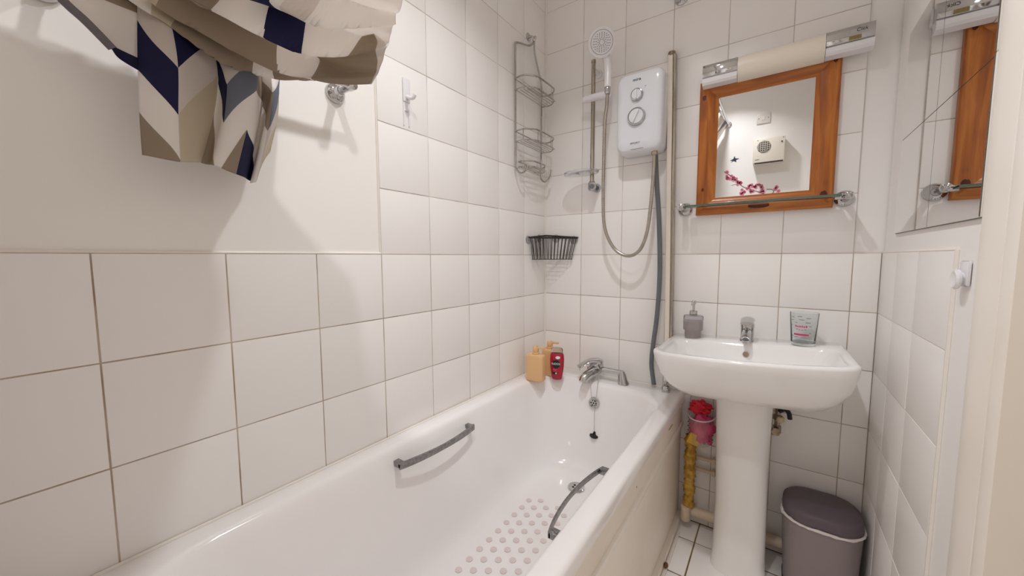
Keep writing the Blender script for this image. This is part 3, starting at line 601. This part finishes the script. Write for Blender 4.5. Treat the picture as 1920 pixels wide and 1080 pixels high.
for d in sw.uv_layers[0].data: d.uv = (d.uv[0]/.115+.35, d.uv[1]/.10+d.uv[0]/.30+.2+14)
o = obj('swag', sw, 'fab_swag', curtain, angle=80)
so = o.modifiers.new('thick', 'SOLIDIFY'); so.thickness = .0012
TAIL = [[[0.070, -1.521, 1.604], [0.078, -1.485, 1.604], [0.072, -1.433, 1.604], [0.078, -1.412, 1.603], [0.08, -1.363, 1.603], [0.07, -1.335, 1.603], [0.075, -1.319, 1.603], [0.06, -1.291, 1.603]],
 [[0.1, -1.534, 1.484], [0.13, -1.489, 1.494], [0.08, -1.417, 1.528], [0.11, -1.412, 1.512], [0.12, -1.361, 1.518], [0.06, -1.33, 1.536], [0.1, -1.325, 1.526], [0.05, -1.287, 1.554]], [[0.12, -1.54, 1.391], [0.15, -1.497, 1.393], [0.09, -1.429, 1.436], [0.13, -1.424, 1.42], [0.14, -1.384, 1.429], [0.06, -1.336, 1.461], [0.11, -1.338, 1.449], [0.05, -1.294, 1.475]], [[0.13, -1.541, 1.319], [0.16, -1.501, 1.313], [0.12, -1.463, 1.325], [0.14, -1.445, 1.318], [0.13, -1.413, 1.312], [0.07, -1.37, 1.316], [0.09, -1.366, 1.309], [0.05, -1.318, 1.388]]]
TU = [0, 1, 2, 2.95, 3.98, 4.3, 5, 5.9]; TVr = [-.5, .78, 2.0, 3.05]; off = [0, 0, .1, .2, .3, .4, .3, .2]
tl = grid_surface(rel(TAIL), 9, 12, [[(u_, v_-o_) for u_, o_ in zip(TU, off)] for v_ in TVr], lambda u, v: (.003*math.sin(u*31+v*4), 0))
o = obj('hanging_end', tl, 'fab_tail', curtain, angle=80); so = o.modifiers.new('thick', 'SOLIDIFY'); so.thickness = .0012
FLAP = [[[0.12, -1.640, 1.60], [0.13, -1.619, 1.532], [0.13, -1.59, 1.502], [0.13, -1.566, 1.476]], [[0.085, -1.60, 1.604], [0.108, -1.582, 1.56], [0.105, -1.56, 1.524], [0.103, -1.552, 1.473]], [[0.058, -1.515, 1.600], [0.060, -1.505, 1.580], [0.062, -1.502, 1.55], [0.066, -1.505, 1.470]]]
fp = grid_surface(rel(FLAP), 8, 8, [[(0.0, .15), (.0, .5), (.02, 1.2), (.05, 2.5)], [(.5, .2), (.5, .45), (.5, 1.35), (.45, 3.0)], [(.98, .3), (.98, .9), (.95, 1.6), (.9, 3.5)]])
o = obj('side_fold', fp, fabric('curtain_print_fold', 'twwnw'*6), curtain, angle=80); so = o.modifiers.new('thick', 'SOLIDIFY'); so.thickness = .0012
hp = cr([Vector(p)-CO for p in FLAP[0]], 6); obj('hem_tape', sweep([p+Vector((.002, -.001, 0)) for p in hp], [(-.006, -.0008), (.006, -.0008), (.006, .0008), (-.006, .0008)]), 'hem', curtain)

# ================================================================== mirror light
t = thing('mirror_light', 'white strip light with chrome end caps above the wooden mirror', 'wall light', (.975, -.0005, 1.80))
obj('backplate', box(-.245, .240, -.0295, 0, .034, .080, .004), 'white_plastic', t)
def cap(x0, x1, nm):
    pts = [(-.030, .0), (-.058, .004), (-.064, .012), (-.064, .026), (-.060, .030), (-.030, .030)]
    g = obj(nm, prism(pts, 'yz', x0, x1), 'white_plastic', t, smooth=False)
    pts = [(-.030, .030), (-.056, .030), (-.062, .034), (-.064, .046), (-.064, .066), (-.058, .078), (-.048, .083), (-.030, .083)]
    h = obj('chrome_trim', prism(pts, 'yz', x0, x1, bev=.001), 'chrome', t, smooth=True); return h
cap(-.245, -.130, 'end_block'); h = cap(.120, .238, 'end_block')
rr = [[Vector((x, -.030-.040*math.cos(q), .042+.044*math.sin(q))) for q in [-PI/2+PI*k/16 for k in range(17)]] for x in (-.129, -.128, .118, .119)]
obj('diffuser', loft(rr), 'opal', t, angle=50)
text('brand_lettering', 'Click', .013, 'dark_ink', t, (.206, -.0648, .061), (PI/2, 0, 0), .2, .0003)
obj('dirt_patch', box(.176, .206, -.0648, -.0638, .034, .046), 'lime', t)

# ================================================================== wooden mirror
t = thing('wooden_mirror', 'square wall mirror in a varnished pine frame above the basin', 'mirror', (.930, -.0006, 1.316)); MW, MH, FW = .213, .516, .066
def bar(pts, y, nm, m):
    A = pts; rr = []
    prof = [(0, 0), (0, -.016), (.004, -.020), (.030, -.022), (.040, -.017), (.050, -.016), (.060, -.011), (.066, -.006), (.066, 0)]
    # mitred bar: outer edge A0->A1, inward normal A2
    p0, p1, nx, nz = A; dx, dz = p1[0]-p0[0], p1[1]-p0[1]; l = math.hypot(dx, dz); dx /= l; dz /= l
    r0 = [Vector((p0[0]+nx*a+dx*a, d, p0[1]+nz*a+dz*a)) for a, d in prof]; r1 = [Vector((p1[0]+nx*a-dx*a, d, p1[1]+nz*a-dz*a)) for a, d in prof]
    return obj(nm, loft([r0, r1]), m, t, angle=25)
c4 = [(-MW, 0), (MW, 0), (MW, MH), (-MW, MH)]
bar((c4[0], c4[1], 0, 1), 0, 'frame_rail', 'wood_x'); bar((c4[2], c4[3], 0, -1), 0, 'frame_rail', 'wood_x'); bar((c4[1], c4[2], -1, 0), 0, 'frame_stile', 'wood_z'); bar((c4[3], c4[0], 1, 0), 0, 'frame_stile', 'wood_z')
obj('mirror_glass', box(-MW+.060, MW-.060, -.0045, 0, .060, MH-.060), 'mirror', t, smooth=False)
for x, z, a, c in ((-.196, .455, .007, .010), (.186, .045, .010, .014), (.196, .487, .006, .010), (-.190, .10, .005, .007), (.0, .022, .034, .009)):
    rr = [[Vector((x+a*k*math.cos(q), y, z+c*k*math.sin(q))) for q in [2*PI*i/16 for i in range(16)]] for y, k in ((-.018, 1), (-.0217 if a < .03 else -.0224, 1), (-.0222 if a < .03 else -.0228, .6))]
    obj('knot', loft(rr), 'knot', t)
# ================================================================== glass shelf
t = thing('glass_shelf', 'narrow clear glass shelf on two chrome brackets under the mirror', 'shelf', (.922, 0, 1.335))
g = obj('shelf_glass', box(-.228, .232, -.122, -.028, .006, .012, .001), 'glass', t)
obj('front_edge', box(-.228, .232, -.1232, -.1222, .0065, .0115), 'glass_edge', g)
for x in (-.247, .251):
    obj('bracket_flange', lathe([(.027, .0005), (.027, .006), (.022, .012), (.013, .018), (.010, .030)], 28, (x, 0, .009), (0, -1, 0)), 'chrome', t)
    obj('bracket_arm', lathe([(.0095, .018), (.0095, .085), (.012, .088), (.014, .098), (.012, .108), (.004, .112)], 20, (x, 0, .009), (0, -1, 0)), 'chrome', t)
    sx = 1 if x < 0 else -1; obj('glass_clamp', box(min(x, x+sx*.032), max(x, x+sx*.032), -.078, -.058, .0, .018, .002), 'chrome', t)

# ================================================================== basin
BZ = .8335; tilt = -0.052
bas = thing('pedestal_basin', 'white rectangular pedestal basin with a bowed front', 'basin', (.922, 0, 0))
def brt(v): return Matrix.Translation((0, 0, BZ)) @ Matrix.Rotation(tilt, 4, 'Y') @ Vector(v)
def bring(xi, yb, yf, r, z, bow):
    out = []
    for x, y in rrect(-.280+xi, .280-xi, yf, yb, r, 8, 6):
        f = (yb-y)/(yb-yf); k = max(0, f)**2; out.append(brt((x*(1-.03*(1-f)), y-bow*k*(1-(x/.29)**2), z)))
    return out
bs = [(.150, -.001, -.24, .05, -.156, .02), (.095, -.001, -.29, .07, -.156, .03), (.060, -.001, -.322, .08, -.147, .035), (.032, -.001, -.340, .075, -.120, .045), (.013, -.001, -.352, .06, -.080, .05), (.003, -.001, -.358, .05, -.035, .055), (.0, -.001, -.36, .045, -.010, .06), (.002, -.001, -.358, .043, -.003, .06), (.008, -.004, -.353, .040, 0, .06),
      (.022, -.114, -.342, .045, 0, .058), (.027, -.119, -.337, .045, -.003, .056), (.032, -.124, -.331, .045, -.013, .054), (.056, -.138, -.305, .06, -.060, .046), (.085, -.152, -.275, .055, -.098, .035), (.135, -.17, -.25, .035, -.112, .02), (.22, -.20, -.235, .015, -.114, .0)]
obj('bowl', loft([bring(*a) for a in bs]), 'ceramic', bas, angle=75)
rr = []
for z, hw, yf in ((0, .087, -.236), (.02, .085, -.230), (.06, .083, -.225), (.25, .081, -.218), (.45, .082, -.222), (.60, .085, -.235), (.68, .089, -.25), (.70, .090, -.255)):
    rr.append([Vector((x+(.004 if z < .3 else 0), y, z+.0005)) for x, y in rrect(-hw, hw, yf, -.075, .055, 8, 3)])
obj('pedestal', loft(rr), 'ceramic', bas, angle=75)
oh = brt((-.005, -.1335, -.038)); obj('overflow_hole', lathe([(.0095, 0), (.0095, .0022), (.001, .0025)], 24, oh, (0, -1, .25)), 'brass', bas)['label'] = 'dark round overflow hole'
oh = brt((-.0, -.22, -.1135)); obj('waste_ring', lathe([(.026, 0), (.026, .002), (.018, .003), (.001, .001)], 24, oh), 'chrome', bas)
# tap
p = brt((-.005, -.072, .0)); t = thing('basin_tap', 'short chrome mono mixer tap on the back of the basin', 'tap', (p.x+.922, p.y, p.z))
obj('tap_body', lathe([(.0235, 0), (.0235, .006), (.021, .010), (.0215, .050), (.0225, .062), (.020, .070)], 24), 'chrome', t)
obj('spout', tube(cr([(0, -.005, .040), (0, -.045, .036), (0, -.075, .030), (0, -.088, .022)], 5), .0145, 14, scales=[1.05-.012*k for k in range(16)]), 'chrome', t)
obj('aerator', lathe([(.011, 0), (.011, -.010), (.008, -.012)], 16, (0, -.084, .018)), 'chrome', t)
rr = []
for k in range(8):
    f = k/7; rr.append([Vector(((.024-.004*f)*math.cos(q), .016-.075*f, .078-.004*f+.012*math.sin(PI*f)*.4+(.013-.006*f)*math.sin(q))) for q in [2*PI*i/16 for i in range(16)]])
obj('lever', loft(rr), 'chrome', t, angle=60)
# soap dispenser
p = brt((-.190, -.075, 0)); t = thing('soap_dispenser', 'smoked glass soap dispenser with chrome pump on the basin', 'soap dispenser', (p.x+.922, p.y, p.z+.0005))
obj('glass_body', lathe([(.029, 0), (.0305, .003), (.0305, .028), (.0315, .030), (.0355, .032), (.036, .036), (.0365, .086), (.034, .090), (.012, .093)], 36), 'smoke_glass', t, angle=35)
obj('liquid', lathe([(.0265, .004), (.0275, .028), (.031, .034), (.0325, .040), (.0325, .066), (.002, .067)], 30), 'soap', t)
obj('collar', lathe([(.014, .092), (.0145, .094), (.0145, .108), (.012, .110)], 22), 'chrome', t)
obj('pump_stem', lathe([(.0045, .109), (.0045, .135), (.0085, .137), (.0085, .147), (.006, .150)], 16), 'chrome', t)
obj('pump_spout', tube([(0, 0, .143), (0, -.020, .143), (0, -.040, .138)], .0042, 10), 'chrome', t)
# tumbler
p = brt((.160, -.085, 0)); t = thing('glass_tumbler', 'clear printed glass tumbler with pink lettering on the basin', 'glass', (p.x+.922, p.y, p.z+.0008))
obj('glass_body', lathe([(.030, 0), (.033, .003), (.0345, .012), (.0405, .112), (.0405, .1135), (.0385, .1135), (.0382, .112), (.0322, .014), (.030, .010), (.001, .009)], 40), 'glass', t, angle=50)
def wrap(nm, a0, a1, z0, z1, m, n=6):
    bm = NB(); R = lambda z: .0350+.0062*z/.112+.0004
    vs = [[bm.verts.new(((R(z)+e)*math.sin(a0+(a1-a0)*k/n), -(R(z)+e)*math.cos(a0+(a1-a0)*k/n), z)) for k in range(n+1)] for z, e in ((z0, 0), (z1, 0))]
    for k in range(n): bm.faces.new((vs[0][k], vs[0][k+1], vs[1][k+1], vs[1][k]))
    return obj(nm, bm, m, t, smooth=False, recalc=False)
A = -.25
wrap('pink_banner', A-.55, A+.60, .038, .044, 'print_pink', 10)
for k, h in enumerate((.007, .005, .006, .007, .005, .007)): wrap('pink_print', A-.42+.15*k, A-.42+.15*k+.11, .066, .066+h, 'print_pink', 2)
for k in range(4): wrap('pink_print', A-.35+.2*k, A-.35+.2*k+.12, .058-.002*(k in (1, 2)), .0605-.002*(k in (1, 2)), 'print_pink', 2)
for a, z, l in ((-.75, .098, .25), (-.25, .102, .3), (.35, .097, .3), (-.8, .088, .2), (-.15, .091, .35), (-.45, .080, .2), (.3, .082, .35), (.55, .070, .2), (-.85, .070, .18), (-.8, .034, .2), (-.5, .031, .3), (.6, .046, .16)): wrap('grey_print', A+a, A+a+l, z, z+.0022, 'print_grey', 3)
# valve beside the pedestal
t = thing('isolating_valve', 'dark metal isolating valve with black lever beside the pedestal', 'valve', (1.024, -.045, .50))
obj('valve_body', lathe([(.009, 0), (.013, .004), (.013, .022), (.009, .026), (.009, .042), (.014, .046), (.014, .062), (.009, .066), (.009, .16)], 8), 'brass', t)
obj('ivory_collar', lathe([(.013, .040), (.015, .044), (.014, .056), (.010, .060)], 14, (.008, -.004, 0)), 'ivory', t)
obj('lever', tube(cr([(.004, -.014, .082), (.020, -.018, .094), (.032, -.018, .084), (.036, -.018, .062)], 5), .0075, 8), 'black', t)
obj('union_nut', lathe([(.016, 0), (.018, .006), (.016, .014)], 6, (-.006, -.012, .006), (.3, -1, 0)), 'brass', t)

# ================================================================== pipes behind the basin
rr = []; N_ = 40
for k in range(N_+1):
    z = .10+.305*k/N_; r = .0205+.0025*math.sin(k*1.9)+.002*math.sin(k*.7+1)
    rr.append([Vector(((r+.0018*math.sin(5*q+k*.8))*math.cos(q), (r+.0018*math.sin(4*q-k*.5))*math.sin(q), z)) for q in [2*PI*i/18 for i in range(18)]])
o = obj('lagged_pipe', loft(rr), 'foam', angle=80); o.location = (.736, -.050, 0); tag(o, 'upright pipe wrapped in lumpy yellow foam beside the bath panel', 'pipe')
t = thing('waste_pipe', 'cream plastic waste pipe low along the wall behind the pedestal', 'pipe', (.732, -.05, 0))
obj('pipe_run', tube([(.0, .010, .073), (.333, .014, .065)], .0205, 18), 'pvc', t)
obj('pipe_elbow', lathe([(.017, .036), (.0195, .040), (.0195, .098), (.016, .100)], 18, (-.004, -.012, 0)), 'pvc', t)
for z, l in ((.303, 'upper of two thin white pipes behind the pedestal'), (.252, 'lower of two thin white pipes behind the pedestal')):
    t = thing('supply_pipe', l, 'pipe', (.758, -.018, z), 'thin supply pipes'); obj('pipe_run', tube([(-.016, 0, 0), (.20, 0, .001)], .0078, 12), 'pvc', t); obj('pipe_clip', box(.058, .070, -.011, .0175, -.012, .012, .003), 'pvc', t)
# hanging basket with cloths
t = thing('hanging_basket', 'frosted plastic basket with cloths hanging beneath the basin', 'basket', (.770, -.004, .375))
def dsh(hw, d, z, y0=0): return [Vector((-hw*math.cos(PI*i/20), y0-d*math.sin(PI*i/20)**.8, z)) for i in range(21)]
rr = [dsh(.036, .075, 0), dsh(.044, .086, .006), dsh(.048, .096, .06), dsh(.052, .104, .120)]
b = NB(); R = [[b.verts.new(p) for p in r] for r in rr]
for A_, B_ in zip(R, R[1:]):
    for i in range(20): b.faces.new((A_[i], A_[i+1], B_[i+1], B_[i]))
b.faces.new(R[0]); o = obj('basket_wall', b, 'frosted', t); o.modifiers.new('thick', 'SOLIDIFY').thickness = .0018
obj('back_plate', prism([(-.036, 0), (.036, 0), (.052, .15), (.050, .19), (.035, .20), (-.035, .20), (-.050, .19), (-.052, .15)], 'xz', -.0022, 0), 'frosted', t, smooth=False)
obj('rim', tube(dsh(.0525, .105, .121), .0026, 8), 'white_plastic', t)
for s_ in (-1, 1): obj('side_rail', tube(cr([(s_*.0515, -.012, .121), (s_*.051, -.004, .16), (s_*.046, -.003, .19)], 5), .0024, 8), 'white_plastic', t)
for k in range(5):
    for s_ in (-1, 1):
        for j in (0, 1): a = .42+.30*j; z = .034+.018*k; obj('slot', box(-.0025, .0025, -.0006, .0006, z-.0022, z+.0022, .0005), 'heater_dark', t).location = (s_*.0497*math.cos(a), -.099*math.sin(a)**.8, 0)
def crumple(nm, label, cat, c, rad, m, seed, sc=(1, 1, 1), amp=.25):
    rnd = random.Random(seed); b = NB(); bmesh.ops.create_icosphere(b, subdivisions=4, radius=1); ks = [(Vector((rnd.uniform(-1, 1), rnd.uniform(-1, 1), rnd.uniform(-1, 1))).normalized()*rnd.uniform(3, 8), rnd.uniform(0, 6)) for _ in range(7)]
    for v in b.verts:
        n_ = v.co.normalized(); d_ = sum(abs(math.sin(n_.dot(k)+p_)) for k, p_ in ks)/7-.6; v.co = n_*(rad*(1+amp*2*d_)); v.co = Vector((v.co.x*sc[0], v.co.y*sc[1], v.co.z*sc[2]))
    o = obj(nm, b, m, angle=80); o.location = c; return tag(o, label, cat)
crumple('cleaning_cloth', 'crumpled pink cloth in the frosted hanging basket', 'cloth', (.776, -.054, .448), .050, 'pink_cloth', 3, (.80, .74, 1.15), .6)
crumple('rubber_glove', 'bright red rubber glove on top of the hanging basket', 'glove', (.768, -.048, .532), .038, 'red_cloth', 9, (1.0, .8, .62), .7)
o = obj('sponge', box(-.030, .018, -.012, .012, -.028, .022, .005, 3), 'yellow_sponge'); o.location = (.758, -.066, .404); o.rotation_euler = (.1, .35, .25); tag(o, 'yellow sponge low in the frosted hanging basket', 'sponge')

# ================================================================== bin
t = thing('waste_bin', 'grey plastic bathroom bin with liner in the corner under the basin', 'bin', (1.158, -.110, .0005))
rr = []
for z, k in ((0, .86), (.008, .88), (.10, .93), (.262, .985), (.268, .985)): rr.append([Vector((x, y, z)) for x, y in rrect(-.108*k, .108*k, -.100*k, .100*k, .078*k, 10, 2)])
obj('bin_body', loft(rr), 'bin', t, angle=60)
obj('base_ring', loft([[Vector((x, y, z)) for x, y in rrect(-.108*k, .108*k, -.100*k, .100*k, .078*k, 10, 2)] for z, k in ((0, .875), (.004, .90), (.014, .905), (.018, .885))]), 'black', t, angle=60)
rnd = random.Random(4); ring = rrect(-.1085, .1085, -.1005, .1005, .079, 12, 4)
obj('liner_edge', sweep([Vector((x, y, .262+rnd.uniform(-.0012, .0012))) for x, y in ring], circ(.0042, 8), closed=True, scales=[rnd.uniform(.75, 1.3) for _ in ring]), 'liner', t)
obj('liner_tuft', sphere((-.103, -.030, .258), .013, sc=(.7, 1.3, .9)), 'liner', t)
rr = []
for z, k in ((.266, .985), (.285, .985), (.296, .965), (.303, .90), (.307, .75), (.308, .4)): rr.append([Vector((x, y, z)) for x, y in rrect(-.108*k, .108*k, -.100*k, .100*k, .078*k, 10, 2)])
obj('lid', loft(rr), 'bin_lid', t, angle=60)

# ================================================================== mirror tiles on the right wall
k = 0
for (y0, y1) in ((-.425, -.130), (-.722, -.427)):
    for (z0, z1) in ((1.216, 1.482), (1.484, 1.782)):
        nm = ('lower mirror tile next to the back wall', 'upper mirror tile next to the back wall', 'lower mirror tile next to the door frame', 'upper mirror tile next to the door frame')[k]; k += 1
        t = thing('mirror_tile', nm, 'mirror', (W+.0058, (y0+y1)/2, z0), 'mirror tiles on the right wall')
        hy = (y1-y0)/2; obj('mirror_face', box(-.0055, -.0030, -hy, hy, 0, z1-z0), 'mirror', t, smooth=False); obj('backing', box(-.0030, 0, -hy-.0012, hy+.0012, -.0012, z1-z0+.0012), 'groove', t, smooth=False)
        if y0 < -.7: obj('edge_strip', box(-.0105, 0, -hy-.0065, -hy-.0015, .0, z1-z0, .001), 'sealant', t); obj('edge_line', box(-.0112, -.0100, -hy-.0015, -hy+.0012, .0, z1-z0), 'groove', t, smooth=False)

# ================================================================== things on the wall behind the camera (seen in the mirror)
FY = YF+.0005
t = thing('fan_heater', 'cream wall fan heater with round grille, seen in the wooden mirror', 'heater', (.912, FY, 1.845))
obj('case', box(-.097, .097, 0, .085, 0, .180, .008), 'heater', t)
obj('grille', lathe([(.042, 0), (.042, .003), (.040, .004)], 28, (-.030, .085, .118), (0, 1, 0)), 'heater_dark', t)
for q in range(6):
    z = .118-.035+.014*q; hw = math.sqrt(max(0, .040**2-(z-.118)**2)); obj('grille_bar', box(-.030-hw, -.030+hw, .0885, .0905, z-.0016, z+.0016), 'heater', t, smooth=False)
    x = -.030-.035+.014*q; obj('grille_bar', box(x-.0014, x+.0014, .0885, .0905, .118-math.sqrt(max(0, .040**2-(x+.030)**2)), .118+math.sqrt(max(0, .040**2-(x+.030)**2))), 'heater', t, smooth=False)
obj('air_slot', box(-.086, .090, .060, .0858, .0, .006), 'heater_dark', t); obj('switch_knob', lathe([(.005, 0), (.005, .004)], 12, (.078, .085, .138), (0, 1, 0)), 'heater_dark', t)
for x in (-.07, .085): obj('fixing_screw', lathe([(.003, 0), (.0025, .002)], 10, (x, .085, .168), (0, 1, 0)), 'grey_ink', t)
obj('name_badge', box(-.082, -.056, .0848, .0856, .024, .029), 'grey_ink', t)
t = thing('fused_switch', 'white square fused switch plate above the fan heater', 'switch', (.868, FY, 2.155))
obj('plate', box(-.043, .043, 0, .009, 0, .075, .003), 'switch', t); obj('rocker', box(-.012, .008, .0085, .0125, .024, .052, .002), 'white_plastic', t)
for x in (-.030, .030): obj('fixing_screw', lathe([(.0035, 0), (.003, .0012)], 10, (x, .009, .0375), (0, 1, 0)), 'grey_ink', t)
# blossom decal
t = thing('blossom_decal', 'pink cherry blossom branch wall sticker, seen in the wooden mirror', 'wall decal', (.80, FY, 1.62)); O = Vector((.80, 0, 1.62))
def br(pts, r): obj('branch', tube(cr([Vector((x, 0, z))-Vector((O.x, 0, O.z)) for x, z in pts], 5), r, 5), 'twig', t)
br([(.62, 1.83), (.68, 1.78), (.74, 1.71), (.775, 1.685), (.80, 1.675), (.86, 1.645), (.93, 1.61)], .0022); br([(.93, 1.61), (.955, 1.635), (.945, 1.655), (.91, 1.66)], .0022); br([(.69, 1.60), (.78, 1.61), (.85, 1.60), (.90, 1.585)], .0016); br([(.675, 1.715), (.70, 1.72), (.725, 1.725)], .0012)
rnd = random.Random(2)
cl_ = [(.640, 1.825), (.640, 1.792), (.645, 1.775), (.66, 1.768), (.675, 1.762), (.672, 1.788), (.688, 1.775), (.69, 1.755), (.705, 1.762), (.712, 1.742), (.725, 1.735), (.738, 1.728), (.72, 1.720), (.785, 1.680), (.795, 1.700), (.81, 1.705), (.80, 1.69), (.82, 1.69), (.835, 1.69), (.845, 1.70), (.84, 1.68), (.805, 1.665), (.81, 1.65), (.825, 1.655), (.86, 1.70), (.875, 1.69), (.88, 1.675), (.885, 1.655), (.87, 1.645), (.89, 1.64), (.75, 1.672), (.745, 1.648), (.752, 1.64), (.765, 1.655), (.71, 1.615), (.735, 1.615), (.965, 1.655), (.985, 1.64), (.972, 1.67)]
def flower(x, z, s_, m):
    bm = NB()
    for q in range(5):
        a = q*2*PI/5+rnd.uniform(-.2, .2); c = Vector((x+s_*.6*math.cos(a), 0, z+s_*.6*math.sin(a)))-Vector((O.x, 0, O.z)); lathe([(s_*.55, .0), (s_*.5, .0012)], 8, c, (0, 1, 0), bm=bm)
    o = obj('blossom', bm, m, t, smooth=False); obj('blossom_centre', lathe([(s_*.3, 0), (s_*.25, .0018)], 7, Vector((x, 0, z))-Vector((O.x, 0, O.z)), (0, 1, 0)), 'petal_dark', o, smooth=False)
for x, z in cl_: flower(x, z, rnd.uniform(.010, .014), rnd.choice(['petal', 'petal', 'petal', 'petal', 'petal_dark']))
t = thing('bird_decal', 'small dark bird wall sticker above the blossom branch', 'wall decal', (.688, FY, 1.915))
obj('bird_body', prism([(-.030, -.004), (-.008, .006), (0, .028), (.006, .008), (.032, .004), (.010, -.006), (.016, -.022), (-.006, -.010), (-.024, -.020), (-.012, -.006)], 'xz', 0, .0012), 'bird', t, smooth=False)
